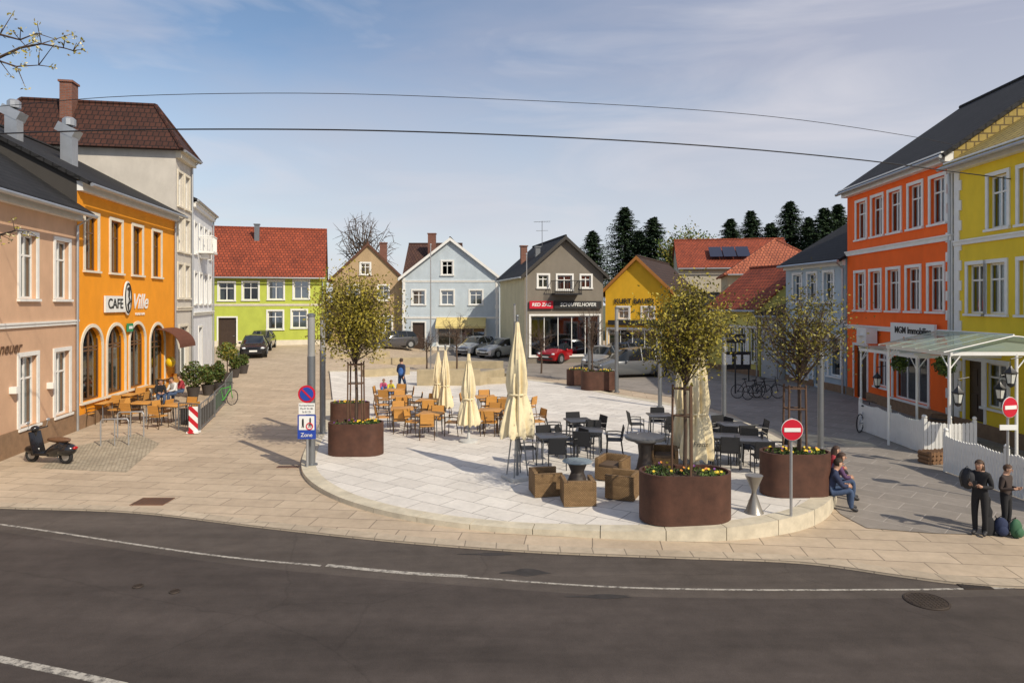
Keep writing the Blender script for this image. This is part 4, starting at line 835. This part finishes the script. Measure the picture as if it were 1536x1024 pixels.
wm_=wicker()
for px,py,rz in((819,745,1.75),(869,760,3.2),(938,750,4.3),(922,722,-.5),(1000,706,-.2)):
    p=bp(px,py,pz); thing('wicker_armchair','low boxy brown wicker armchair with dark cushion','armchair',wm_,(p.x,p.y+.3,pz(p.x,p.y+.3)),rz,.95,group='wicker lounge armchairs')
p=bp(866,722,pz); thing('lounge_table','low round glass topped table between wicker chairs','table',[('base',B().lathe([(.26,0),(.24,.05),(.16,.25),(.26,.5)],20).mesh('base',M('dark_wicker_base',(.04,.03,.025),.6))),('table_top',B().lathe([(.36,.5),(.38,.515),(.36,.53)],28).mesh('top',M('glass_top',(.2,.25,.27),.08)))],p)
p=bp(968,706,pz); thing('bar_table','dark round pedestal table with a wide top','table',[('pedestal',B().lathe([(.3,0),(.24,.06),(.17,.4),(.2,.7),(.42,.84)],28).mesh('pedestal',M('dark_bronze',(.04,.03,.025),.4))),('table_top',B().lathe([(.52,.84),(.54,.87),(.54,.9),(.5,.93),(.42,.93)],32).mesh('top',M('slate_top',(.1,.1,.1),.3)))],p)
p=bp(1131,768,pz); thing('standing_ashtray','grey hourglass shaped standing ashtray','ashtray',[('body',B().lathe([(.2,0),(.17,.04),(.045,.4),(.05,.46),(.17,.74),(.18,.77)],24).mesh('body',M('pewter',(.3,.28,.25),.35,metal=.6))),('sand',B().lathe([(.16,.75),(.16,.765)],20).mesh('sand',offw))],p)
cv_=M('cream_canvas',(.76,.65,.42),.85,var=.16,scale=4,bump=.25,bs=10)
def umbrella(px,py,h,r,label,seed,base=True,hem=.285):
    Q=random.Random(seed); p=bp(px,py,pz); pr=[(.05,1.),(.11,.985),(.16,.93),(.27,.86),(.42,.76),(.52,.67),(.55,.6),(.47,.545),(.46,.53),(.62,.47),(.78,.38),(.88,.31),(.84,.285)]
    mz=lambda z:hem+(z-.285)*(1-hem)/.715
    prof=[(a*r*.58,mz(z)*h) for a,z in pr][::-1]; ph=[Q.uniform(0,6) for _ in range(4)]
    def fn(t,i,z):
        k=1-.6*abs(z/h-.5)
        return 1+(.34*abs(sin(4*t+ph[0]+z*.9))-.17)*k*1.3+.13*cos(11*t+ph[1]-z*1.3)+.1*cos(2*t+ph[2]+z*1.5)
    c=B().lathe(prof,96,fn=fn)
    for i in range(96):
        x,y,z=c.v[i]; c.v[i]=(x,y,z-.05*h*.5*max(0,sin(8*2*pi*i/96+ph[3])))
    bt=B().ring((0,0,h*mz(.537)),(0,0,1),r*.30,.03,24,6)
    po=B(); po.tube([(0,0,.05),(0,0,h+.12)],.035,10); po.sph((0,0,h+.12),.045); bs=B()
    if base:
        bs.box((0,0,.05),(.62,.62,.1)); 
        for x,y in((-.2,-.2),(.2,-.2),(-.2,.2),(.2,.2)): po.tube([(x,y,.1),(x*.5,y*.5,h*.3)],.018,6)
        po.box((0,0,h*.3),(.24,.24,.05))
    else: bs.lathe([(.3,0),(.3,.06),(.06,.1),(.05,.3)],20)
    thing('closed_umbrella',label,'umbrella',[('canopy',c.mesh('canopy',cv_)),('strap',bt.mesh('strap',cv_)),('pole',po.mesh('pole',gry)),('base',bs.mesh('base',M('concrete_base',(.5,.5,.48),.7),bevel=.01 if base else 0))],p,Q.uniform(0,1),group='closed cream umbrellas')
    return p
umbrella(776,718,4.05,.7,'tall closed cream umbrella on a square base',1)
umbrella(703,662,2.9,.6,'closed cream umbrella among wooden tables',2,False,.2); umbrella(668,630,2.75,.52,'closed cream umbrella among wooden tables',3,False,.2); umbrella(657,622,2.6,.48,'closed cream umbrella among wooden tables',4,False,.2)
p=umbrella(1046,704,3.55,.78,'tall closed cream umbrella beside the planter tree',5,False,.1)
top('umbrella_logo','small dark lettering on a cream umbrella','lettering',(p.x-.05,p.y-.46,p.z+.75),data=textmesh('Franz',.17,sblk,shear=.2,ext=.004))
umbrella(1024,694,3.3,.55,'closed cream umbrella beside the planter tree',6,False,.15)
# ---------------------------------------------------------------- vehicles
def car_parts(col,style='wagon'):
    paint=M('car_paint_'+col[0],col[1],.25,metal=.35,var=.04,bump=0,coat=.6)
    if style=='wagon': S=[(-2.2,.35,.56,.6,.62,.64,.5),(-2.1,.22,.68,.72,.8,.83,.66),(-1.5,.2,.82,.87,.85,.88,.72),(-.95,.2,.9,.96,.87,.89,.72),(-.25,.2,.93,1.4,.87,.89,.6),(.4,.2,.94,1.47,.87,.89,.61),(1.2,.2,.96,1.46,.87,.89,.6),(1.85,.2,.97,1.38,.86,.88,.56),(2.12,.24,.95,1.0,.84,.86,.72),(2.2,.4,.8,.84,.78,.8,.66)]
    elif style=='van': S=[(-2.2,.35,.6,.66,.66,.68,.55),(-2.1,.22,.75,.82,.84,.86,.7),(-1.6,.2,.9,.98,.88,.9,.76),(-1.2,.2,.98,1.06,.9,.92,.76),(-.4,.2,1.0,1.62,.9,.92,.66),(.4,.2,1.02,1.72,.9,.92,.68),(1.3,.2,1.03,1.72,.9,.92,.67),(1.95,.2,1.04,1.6,.89,.91,.62),(2.14,.24,1.02,1.08,.87,.89,.75),(2.2,.4,.85,.9,.8,.82,.7)]
    else: S=[(-1.95,.35,.58,.62,.62,.64,.5),(-1.88,.22,.7,.75,.78,.8,.64),(-1.35,.2,.84,.9,.83,.85,.7),(-.9,.2,.92,.99,.84,.86,.7),(-.2,.2,.95,1.44,.84,.86,.58),(.4,.2,.96,1.52,.84,.86,.58),(1.1,.2,.98,1.48,.84,.86,.57),(1.6,.2,1.0,1.35,.83,.85,.54),(1.88,.26,.96,1.02,.8,.82,.66),(1.95,.4,.8,.84,.74,.76,.6)]
    b=B(); n=12; vs=[]
    for x,zb,zl,zt,wl,wb_,wt in S:
        h=[(wl*.9,zb),(wl,zb+.12),(wb_*1.01,(zb+zl)/2+.1),(wb_,zl),(wt,zt),(wt*.5,zt+.04)]
        ring=h+[(-a,z) for a,z in h[::-1]]; vs+=[(x,a,z) for a,z in ring]
    b.v=vs; m=len(S)
    for i in range(m-1):
        for k in range(n):
            k2=(k+1)%n; g=0
            if k in(3,7) and 3<=i<=7: g=1
            if k in(4,5,6) and i in(3,7): g=1
            b.f.append([i*n+k,(i+1)*n+k,(i+1)*n+k2,i*n+k2]); b.m.append(g)
    b.f.append(list(range(n))); b.m.append(0); b.f.append([(m-1)*n+n-1-k for k in range(n)]); b.m.append(0)
    body=b.mesh('body',[paint,cglass])
    xs_=(S[2][0]+.12,S[7][0]-.35); P=[('body',body)]
    for i in(5,6):
        x,zb,zl,zt,wl,wb_,wt=S[i]
        for sg in(-1,1): pl2=B(); pl2.tube([(x,sg*(wb_+.002),zl),(x,sg*(wt+.004),zt)],.028,5); P.append(('pillar',pl2.mesh('pillar',paint if col[0]!='black' else blk)))
    for x in xs_:
        for sg in(-1,1):
            t=B(); t.tube([(x,sg*.66,.33),(x,sg*.905,.33)],.33,22); tr_=t.mesh('tyre',rub); r_=B(); r_.tube([(x,sg*.8,.33),(x,sg*.913,.33)],.21,16); 
            for k in range(5): a=k*2*pi/5; r_.box((x+.1*cos(a),sg*.918,.33+.1*sin(a)),(.19,.012,.035),ry=-a)
            P.append(('wheel',tr_)); P.append(('rim',r_.mesh('rim',lgry),len(P)-1))
            ar=B(); ar.ring((x,sg*.88,.36),(0,1,0),.37,.03,24,5); P.append(('wheel_arch',ar.mesh('arch',rub)))
    for sg in(-1,1):
        h=B(); h.sph((S[1][0]+.04,sg*.6,S[1][2]-.02),(.12,.17,.08)); P.append(('headlight',h.mesh('headlight',M('headlamp',(.75,.78,.8),.1))))
        h=B(); h.sph((S[-2][0]-.02,sg*.7,S[-2][2]-.1),(.1,.12,.17)); P.append(('tail_light',h.mesh('tail_light',M('tail_lamp',(.4,.01,.01),.2))))
        h=B(); h.sph((-.62,sg*.97,.98),(.07,.1,.07)); P.append(('wing_mirror',h.mesh('mirror',paint)))
    for xx,zz in((S[0][0]-.01,.47),(S[-1][0]+.01,.6)): h=B(); h.box((xx,0,zz),(.03,.52,.11)); P.append(('number_plate',h.mesh('plate',signw,smooth=False)))
    h=B(); h.box((S[1][0]-.05,0,.6),(.1,.9,.1)); h.box((S[1][0]-.06,0,.36),(.1,1.2,.14)); h.box((S[1][0]-.04,0,.48),(.1,.5,.16)); P.append(('grille',h.mesh('grille',blk,smooth=False)))
    return P
CARS=[((950,568),('silver_grey',(.17,.18,.19)),'van',.25,'silver grey people carrier parked on the square'),((906,556),('silver',(.3,.31,.32)),'hatch',1.15,'silver hatchback parked facing the plaza'),((843,545),('red',(.42,.01,.015)),'hatch',.9,'red small hatchback parked by the shops'),((752,537),('white',(.6,.6,.6)),'wagon',.85,'white estate car parked near the blue house'),((712,533),('white',(.6,.6,.6)),'wagon',1.1,'white car parked near the blue house'),
 ((372,536),('black',(.012,.012,.014)),'wagon',1.9,'black estate car parked on the sloping street'),((384,526),('black',(.012,.012,.014)),'wagon',1.8,'dark car parked behind the black estate'),((582,524),('grey',(.1,.1,.11)),'wagon',.5,'grey car parked behind the trees'),((930,548),('dark_blue',(.02,.03,.06)),'wagon',.7,'dark blue car parked by the shops'),((815,536),('grey',(.1,.1,.11)),'hatch',1.0,'grey car parked by the shops')]
for (px,py),col,st,rz,lab in CARS:
    p=bp(px,py); thing('parked_car',lab,'car',car_parts(col,st),(p.x,p.y+1.2,gz(p.x,p.y+1.2)+.012),rz,group='cars parked around the square')
def scooter(loc,rz):
    bp_=M('scooter_black',(.012,.012,.014),.2,coat=.5); P=[]
    for x in(-.62,.6):
        t=B(); t.ring((x,0,.23),(0,1,0),.18,.055,28,10); P.append(('wheel',t.mesh('wheel',rub))); r_=B(); r_.disc((x,0,.23),(0,1,0),.13,.06); P.append(('rim',r_.mesh('rim',lgry),len(P)-1))
    b=B(); b.tube([(-.05,0,.3),(.2,0,.38),(.5,0,.5),(.85,0,.42)],[.12,.2,.22,.1],14); b.sph((.6,.0,.44),(.34,.22,.2)); b.box((-.2,0,.28),(.6,.32,.07)); b.sph((-.62,0,.38),(.27,.1,.14)); P.append(('body',b.mesh('body',bp_)))
    s=B(); s.slab([(-.35,-.22,.3),(-.35,.22,.3),(-.52,.2,.95),(-.52,-.2,.95)],.05); s.tube([(-.6,0,.3),(-.5,0,1.0)],.05,10); P.append(('leg_shield',s.mesh('shield',bp_,bevel=.015)))
    s=B(); s.sph((.35,0,.72),(.42,.15,.09)); P.append(('seat',s.mesh('seat',M('brown_leather',(.14,.07,.035),.5))))
    s=B(); s.tube([(-.42,-.34,1.04),(-.5,0,1.0),(-.42,.34,1.04)],.022,8); s.sph((-.52,0,1.02),(.12,.13,.1)); P.append(('handlebar',s.mesh('handlebar',bp_)))
    s=B(); s.disc((-.63,0,1.03),(1,0,.1),.075,.03); P.append(('headlight',s.mesh('headlight',MC['headlamp'])))
    for y in(-.32,.32): s=B(); s.tube([(-.42,y*.9,1.05),(-.4,y*1.05,1.22)],.008,5); s.sph((-.4,y*1.08,1.25),(.02,.07,.05)); P.append(('mirror',s.mesh('mirror',lgry)))
    s=B(); s.sph((.93,0,.5),(.05,.09,.05)); P.append(('tail_light',s.mesh('tl',M('tail_lamp',(.4,.01,.01)))))
    s=B(); s.tube([(.1,.1,.25),(.15,.25,.0)],.015,6); P.append(('stand',s.mesh('stand',lgry)))
    thing('motor_scooter','black classic motor scooter with brown seat','scooter',P,loc,rz,.95)
p=bp(74,694); scooter((p.x,p.y,0),-.2)
def bicycle(loc,rz,lab,m):
    P=[]
    for x in(-.52,.52):
        t=B(); t.ring((x,0,.34),(0,1,0),.32,.018,32,6); 
        for k in range(14): a=k*2*pi/14; t.tube([(x,0,.34),(x+.31*cos(a),0,.34+.31*sin(a))],.003,3,cap=False)
        P.append(('wheel',t.mesh('wheel',rub)))
    f=B(); 
    for q in([(-.52,0,.34),(-.15,0,.8)],[(.52,0,.34),(.38,0,.9)],[(-.15,0,.8),(.38,0,.82)],[(0,0,.3),(.4,0,.75)],[(0,0,.3),(-.17,0,.9)],[(-.52,0,.34),(0,0,.3)]): f.tube(q,.018,6)
    P.append(('frame',f.mesh('frame',m))); s=B(); s.sph((-.18,0,.93),(.14,.07,.035)); P.append(('saddle',s.mesh('saddle',blk))); s=B(); s.tube([(.38,0,.88),(.4,0,1.)],.015,6); s.tube([(.3,-.28,1.),(.42,-.1,1.02),(.42,.1,1.02),(.3,.28,1.)],.014,6); P.append(('handlebar',s.mesh('handlebar',blk)))
    thing('bicycle',lab,'bicycle',P,loc,rz,group='parked bicycles')
for px,py,rz,l in((1122,597,.1,'black city bicycle parked at a rack'),(1136,599,.3,'black city bicycle parked at a rack'),(1150,597,-.1,'dark bicycle parked at a rack')): bicycle(bp(px,py),rz,l,blk)
bicycle(bp(1298,646),.75,'silver bicycle leaning by the picket fence',lgry)
bicycle(bp(335,610),1.2,'green bicycle standing by the terrace barrier',M('green_paint',(.05,.35,.03),.4))
# ---------------------------------------------------------------- people
skinm=M('skin',(.52,.30,.20),.6,var=.05,bump=0); lips=M('lips',(.4,.12,.1),.5)
def person(loc,rz,J,cols,label,sc=1.,hair=(.05,.03,.02),longhair=False,group=None):
    base=dict(pel=(0,0,.95),sp=(0,0,1.13),ch=(0,0,1.32),nk=(0,.0,1.47),hb=(0,-.01,1.55),hd=(0,-.015,1.62),ht=(0,-.005,1.69),
      hl=(-.09,0,.9),kl=(-.1,-.02,.5),al=(-.1,.02,.09),tl=(-.11,-.14,.04),hr=(.09,0,.9),kr=(.1,-.02,.5),ar=(.1,.02,.09),tr=(.11,-.14,.04),
      sl=(-.165,.0,1.39),el=(-.22,.03,1.12),wl=(-.22,-.05,.88),pl=(-.22,-.08,.81),sr=(.165,.0,1.39),er=(.22,.03,1.12),wr=(.22,-.05,.88),pr=(.22,-.08,.81)); base.update(J)
    rad=dict(pel=(.15,.11),sp=(.135,.105),ch=(.16,.12),nk=(.065,.065),hb=(.065,.07),hd=(.078,.095),ht=(.06,.075),hl=(.095,.095),kl=(.068,.068),al=(.05,.055),tl=(.045,.035),sl=(.075,.07),el=(.055,.055),wl=(.036,.034),pl=(.036,.02))
    for k in('h','k','a','t','s','e','w','p'): rad[k+'r']=rad[k+'l']
    E=[('pel','sp'),('sp','ch'),('ch','nk'),('nk','hb'),('hb','hd'),('hd','ht')]
    for s in'lr': E+=[('pel','h'+s),('h'+s,'k'+s),('k'+s,'a'+s),('a'+s,'t'+s),('ch','s'+s),('s'+s,'e'+s),('e'+s,'w'+s),('w'+s,'p'+s)]
    ks=list(base); me=bpy.data.meshes.new('b'); me.from_pydata([base[k] for k in ks],[(ks.index(a),ks.index(c)) for a,c in E],[])
    o=bpy.data.objects.new('b',me); COL.objects.link(o); md=o.modifiers.new('s','SKIN'); md.use_smooth_shade=True
    for i,k in enumerate(ks): me.skin_vertices[0].data[i].radius=rad[k]; me.skin_vertices[0].data[i].use_root=(k=='pel')
    sb_=o.modifiers.new('u','SUBSURF'); sb_.levels=2; bpy.context.view_layer.update(); dg=bpy.context.evaluated_depsgraph_get()
    m2=bpy.data.meshes.new_from_object(o.evaluated_get(dg)); bpy.data.objects.remove(o)
    segs=[]
    for a,c in E:
        k=c; r=1
        if k in('hb','hd','ht'): r=0
        elif k[0]=='p' and k!='pel': r=0
        elif k in('hl','hr','kl','kr','al','ar'): r=2
        elif k in('tl','tr'): r=3
        segs.append((Vector(base[a]),Vector(base[c]),r))
    V=[v.co.copy() for v in m2.vertices]; fb=B(); fb.v=[tuple(v) for v in V]
    for p in m2.polygons:
        c=p.center; best=9;bi=0
        for a,d,r in segs:
            ab=d-a; t=max(0,min(1,(c-a).dot(ab)/max(ab.length_squared,1e-9))); q=(a+ab*t-c).length
            if q<best: best=q;bi=r
        fb.f.append(list(p.vertices)); fb.m.append(bi)
    hd=Vector(base['hd'])
    fb.sph(hd+Vector((0,-.094,-.015)),(.012,.02,.02),8,6,0); fb.sph(hd+Vector((-.074,.0,-.01)),(.012,.022,.03),8,6,0); fb.sph(hd+Vector((.074,0,-.01)),(.012,.022,.03),8,6,0)
    fb.sph(hd+Vector((-.03,-.084,.012)),(.013,.008,.007),8,6,4); fb.sph(hd+Vector((.03,-.084,.012)),(.013,.008,.007),8,6,4); fb.sph(hd+Vector((0,-.088,-.055)),(.022,.008,.006),8,6,5)
    for s in'lr':
        w=Vector(base['w'+s]);p_=Vector(base['p'+s]); d=(p_-w).normalized(); sd=d.cross(Vector((0,1,0))); sd=(sd.normalized() if sd.length>.1 else Vector((1,0,0))); cu=Vector((0,-1,0)) if abs(d.y)<.7 else Vector((0,0,-1))
        for i,L in enumerate((.062,.075,.07,.055)):
            a=p_-d*.01+sd*(.027-.018*i); fb.tube([a,a+d*L*.5,a+d*L*.8+cu*.012,a+d*L*.95+cu*.028],[.0095,.009,.008,.006],6)
        a=w.lerp(p_,.5)+sd*.025; fb.tube([a,a+sd*.022+d*.02,a+sd*.026+d*.05+cu*.01],[.011,.01,.007],6)
    root=top('person',label,'person',loc,rz,sc,group); bme=fb.mesh('body',[skinm,cols[0],cols[1],M('shoe_dark',(.03,.028,.03),.6),blk,lips],smooth=False); bme.polygons.foreach_set('use_smooth',[True]*len(bme.polygons)); ob('body',bme,root)
    hm=M('hair_%02d'%int(hair[0]*100),hair,.7,var=.3,scale=30); hb_=B(); hb_.sph((0,0,0),(.094,.108,.1),18,10); hv=hb_.v; keep=[]
    for fi,f in enumerate(hb_.f):
        c=sum((Vector(hv[i]) for i in f),Vector())/len(f)
        if c.z>.03 or c.y>.0: keep.append(fi)
    hb2=B(); hb2.v=[tuple(Vector(v)+hd+Vector((0,.008,.02))) for v in hv]; hb2.f=[hb_.f[i] for i in keep]; hb2.m=[0]*len(keep)
    if longhair: hb2.tube([hd+Vector((0,.04,.02)),hd+Vector((0,.07,-.1)),hd+Vector((0,.1,-.25)),hd+Vector((0,.09,-.36))],[.09,.095,.08,.03],12)
    ob('hair',hb2.mesh('hair',hm),root); return root
navy=M('cloth_navy',(.025,.035,.08),.9,var=.2,scale=10); blackc=M('cloth_black',(.015,.015,.017),.9); jean=M('denim',(.05,.08,.15),.9,var=.25,scale=12); redc=M('cloth_red',(.3,.03,.04),.9); pinkc=M('cloth_pink',(.55,.1,.2),.9); blucl=M('cloth_blue',(.05,.15,.4),.9); purple=M('cloth_purple',(.1,.05,.12),.9); whitec=M('cloth_white',(.6,.6,.58),.9)
phone=dict(el=(-.23,.02,1.12),wl=(-.13,-.24,1.17),pl=(-.08,-.3,1.2),er=(.23,.02,1.12),wr=(.1,-.24,1.15),pr=(.06,-.3,1.19),hb=(0,-.03,1.55),hd=(0,-.05,1.61),ht=(0,-.04,1.68))
p=bp(1470,803); person((p.x,p.y,.012),-.9,phone,(blackc,blackc),'standing teenager in black jacket looking at a phone',.87,longhair=True,hair=(.06,.03,.015)); P1=p
d=B(); d.box((0,0,0),(.07,.012,.14)); top('phone','small dark mobile phone held by the teenager','phone',Vector((p.x,p.y,0))+Matrix.Rotation(-.9,3,'Z')@Vector((0,-.33,1.23))*.87,-.9,data=d.mesh('phone',blk,bevel=.005))
p=bp(1509,800); person((p.x,p.y,.012),.5,phone,(M('cloth_brown',(.05,.035,.03),.9),blackc),'standing teenager in dark clothes facing a friend',.8,hair=(.08,.04,.02)); P2=p
def backpack(loc,rz,m,lab,sc=1):
    b=B(); b.sph((0,0,.24),(.17,.12,.25),14,10); b.sph((0,-.1,.16),(.13,.07,.13),12,8); s=B()
    for x in(-.08,.08): s.tube([(x,.1,.42),(x*1.2,.2,.3),(x,.11,.06)],.018,6)
    s.tube([(-.08,.1,.42),(0,0,.53),(.08,.1,.42)],.01,6); thing('backpack',lab,'backpack',[('pouch',b.mesh('pouch',m)),('straps',s.mesh('straps',blk))],loc,rz,sc)
backpack(Vector((P1.x,P1.y,.9))+Vector((-.17,.12,0)),-.9+pi,M('bag_charcoal',(.03,.03,.035),.8),'black backpack worn by the standing teenager',.85)
p=bp(1488,804); b=B(); b.lathe([(.16,0),(.19,.1),(.17,.35),(.1,.48),(.12,.62),(.06,.75),(.07,.95),(.03,1.0)],16); me=b.mesh('case',blackc); me.transform(Matrix.Scale(.6,4,(0,1,0))); s=B(); s.tube([(.17,-.05,.3),(.22,-.06,.4),(.16,-.05,.5)],.012,6); thing('instrument_case','black soft instrument case standing on the ground','instrument case',[('case',me),('handle',s.mesh('handle',blk))],(p.x,p.y+.1,0),.2,.75)
p=bp(1524,806); backpack((p.x,p.y,0),.3,M('bag_green',(.04,.12,.06),.8),'green school backpack lying on the pavement',.75); p=bp(1508,806); backpack((p.x,p.y+.1,0),-.3,navy,'dark blue school bag on the pavement',.75)
def sitp(sh,lean=.12):
    return dict(pel=(0,.0,sh+.1),sp=(0,-.02,sh+.27),ch=(0,-lean*.7,sh+.45),nk=(0,-lean-.02,sh+.59),hb=(0,-lean-.06,sh+.66),hd=(0,-lean-.08,sh+.73),ht=(0,-lean-.07,sh+.8),
     hl=(-.09,-.06,sh+.09),kl=(-.12,-.43,max(sh+.1,.48)),al=(-.12,-.42,.09),tl=(-.13,-.57,.04),hr=(.09,-.06,sh+.09),kr=(.12,-.43,max(sh+.1,.48)),ar=(.12,-.46,.09),tr=(.13,-.61,.04),
     sl=(-.16,-lean*.8,sh+.52),el=(-.2,-lean-.1,sh+.27),wl=(-.1,-.36,sh+.26),pl=(-.06,-.42,sh+.25),sr=(.16,-lean*.8,sh+.52),er=(.2,-lean-.1,sh+.27),wr=(.1,-.36,sh+.24),pr=(.05,-.42,sh+.25))
for px,py,c1,c2,sc,lh in[(1247,742,navy,jean,1.0,False),(1253,727,purple,jean,.95,True),(1246,712,redc,blackc,.9,True)]:
    p=bp(px,py,pz); person((p.x-.05,p.y,0.),1.35,sitp(.31),(c1,c2),'teenager sitting hunched on the raised kerb',sc,longhair=lh,hair=(.05,.025,.015) if lh else (.03,.02,.01),group='teenagers sitting on the kerb')
walk=dict(kl=(-.1,-.16,.52),al=(-.1,-.2,.1),tl=(-.1,-.34,.06),kr=(.1,.02,.5),ar=(.1,.25,.13),tr=(.1,.14,.04),wl=(-.24,.12,.9),pl=(-.24,.13,.82),wr=(.24,-.2,.95),pr=(.24,-.24,.88))
p=bp(602,592,pz); person((p.x,p.y,p.z),2.6,walk,(navy,M('cloth_dark_blue',(.02,.04,.09),.9)),'person in dark blue walking across the square',1.02,hair=(.04,.02,.01)); backpack((p.x,p.y-.18,p.z+.95),0,M('bag_blue',(.03,.1,.3),.8),'blue backpack worn by the walking person',.8)
for px,py,c in((574,590,pinkc),(585,592,M('cloth_yellow',(.6,.5,.05),.9))): p=bp(px,py,pz); person(p,.4,sitp(.12,.25),(c,blucl),'small child crouching on the square',.78,group='children playing',hair=(.2,.1,.04))
for px,py,c,rz in((240,612,blackc,.6),(262,608,whitec,-.4),(275,604,redc,-.9)): p=bp(px,py); person(p,rz,sitp(.46,.1),(c,jean),'guest sitting at a cafe terrace table',.97,group='guests on the terrace')
# ---------------------------------------------------------------- world, sun, camera
EL=radians(40); sx,sy=.68,-.73; AZ=atan2(sx,sy)
w=bpy.data.worlds.new('World'); SC.world=w; w.use_nodes=True; nt=w.node_tree; bg_=nt.nodes['Background']; bg_.inputs[1].default_value=.13
sk=nd(nt,'ShaderNodeTexSky',sky_type='NISHITA'); sk.sun_disc=False; sk.sun_elevation=EL; sk.sun_rotation=AZ; sk.air_density=1.1; sk.dust_density=.8; sk.ozone_density=1.8; sk.altitude=300
tc=nd(nt,'ShaderNodeTexCoord'); sp_=nd(nt,'ShaderNodeSeparateXYZ'); nt.links.new(tc.outputs['Generated'],sp_.inputs[0])
def sky_noise(stretch,scale,dist):
    mp=nd(nt,'ShaderNodeMapping'); mp.inputs['Scale'].default_value=stretch; mp.inputs['Rotation'].default_value=(0,.12,0); nt.links.new(tc.outputs['Generated'],mp.inputs[0])
    n=nd(nt,'ShaderNodeTexNoise',i_Scale=scale,i_Detail=8.,i_Roughness=.52,i_Distortion=dist); nt.links.new(mp.outputs[0],n.inputs['Vector']); return n.outputs['Fac']
n1=sky_noise((1,1,3.2),1.7,.2); n2=sky_noise((1,1,5.),2.6,.6)
ad=nd(nt,'ShaderNodeMath',operation='MULTIPLY_ADD'); ad.inputs[1].default_value=.42; nt.links.new(sp_.outputs[0],ad.inputs[0]); nt.links.new(n1,ad.inputs[2])
mr=nd(nt,'ShaderNodeMapRange'); mr.inputs[1].default_value=.3; mr.inputs[2].default_value=.72; mr.inputs[3].default_value=0.; mr.inputs[4].default_value=.85; nt.links.new(ad.outputs[0],mr.inputs[0])
mx=nd(nt,'ShaderNodeMix',data_type='RGBA'); mx.inputs[7].default_value=(3.5,3.65,4.5,1); nt.links.new(mr.outputs[0],mx.inputs[0]); nt.links.new(sk.outputs[0],mx.inputs[6])
hz=nd(nt,'ShaderNodeMapRange'); hz.inputs[1].default_value=0; hz.inputs[2].default_value=.34; hz.inputs[3].default_value=.95; hz.inputs[4].default_value=0; nt.links.new(sp_.outputs[2],hz.inputs[0])
mx2=nd(nt,'ShaderNodeMix',data_type='RGBA'); mx2.inputs[7].default_value=(5.3,5.65,6.1,1); nt.links.new(hz.outputs[0],mx2.inputs[0]); nt.links.new(mx.outputs[2],mx2.inputs[6])
m3=nd(nt,'ShaderNodeMapRange'); m3.inputs[1].default_value=.46; m3.inputs[2].default_value=.74; m3.inputs[3].default_value=0.; m3.inputs[4].default_value=.6; nt.links.new(n2,m3.inputs[0])
mx3=nd(nt,'ShaderNodeMix',data_type='RGBA'); mx3.inputs[7].default_value=(5.6,5.5,5.9,1); nt.links.new(m3.outputs[0],mx3.inputs[0]); nt.links.new(mx2.outputs[2],mx3.inputs[6]); nt.links.new(mx3.outputs[2],bg_.inputs[0])
L=bpy.data.lights.new('sun','SUN'); L.energy=4.2; L.angle=radians(.5); L.color=(1,.9,.74); lo=bpy.data.objects.new('sun',L); COL.objects.link(lo)
dv=Vector((sx*cos(EL),sy*cos(EL),sin(EL))); lo.rotation_euler=dv.to_track_quat('Z','Y').to_euler(); lo.location=(20,-20,30)
cam=bpy.data.cameras.new('camera'); co=bpy.data.objects.new('camera',cam); COL.objects.link(co); co.location=(0,0,H); co.rotation_euler=(pi/2,0,0); cam.sensor_width=36; cam.lens=F/1536*36; cam.shift_y=-(512-HY)/1536; cam.clip_end=3000; cam.clip_start=.1; SC.camera=co
SC.view_settings.view_transform='Standard'; SC.view_settings.look='None'; SC.view_settings.exposure=0
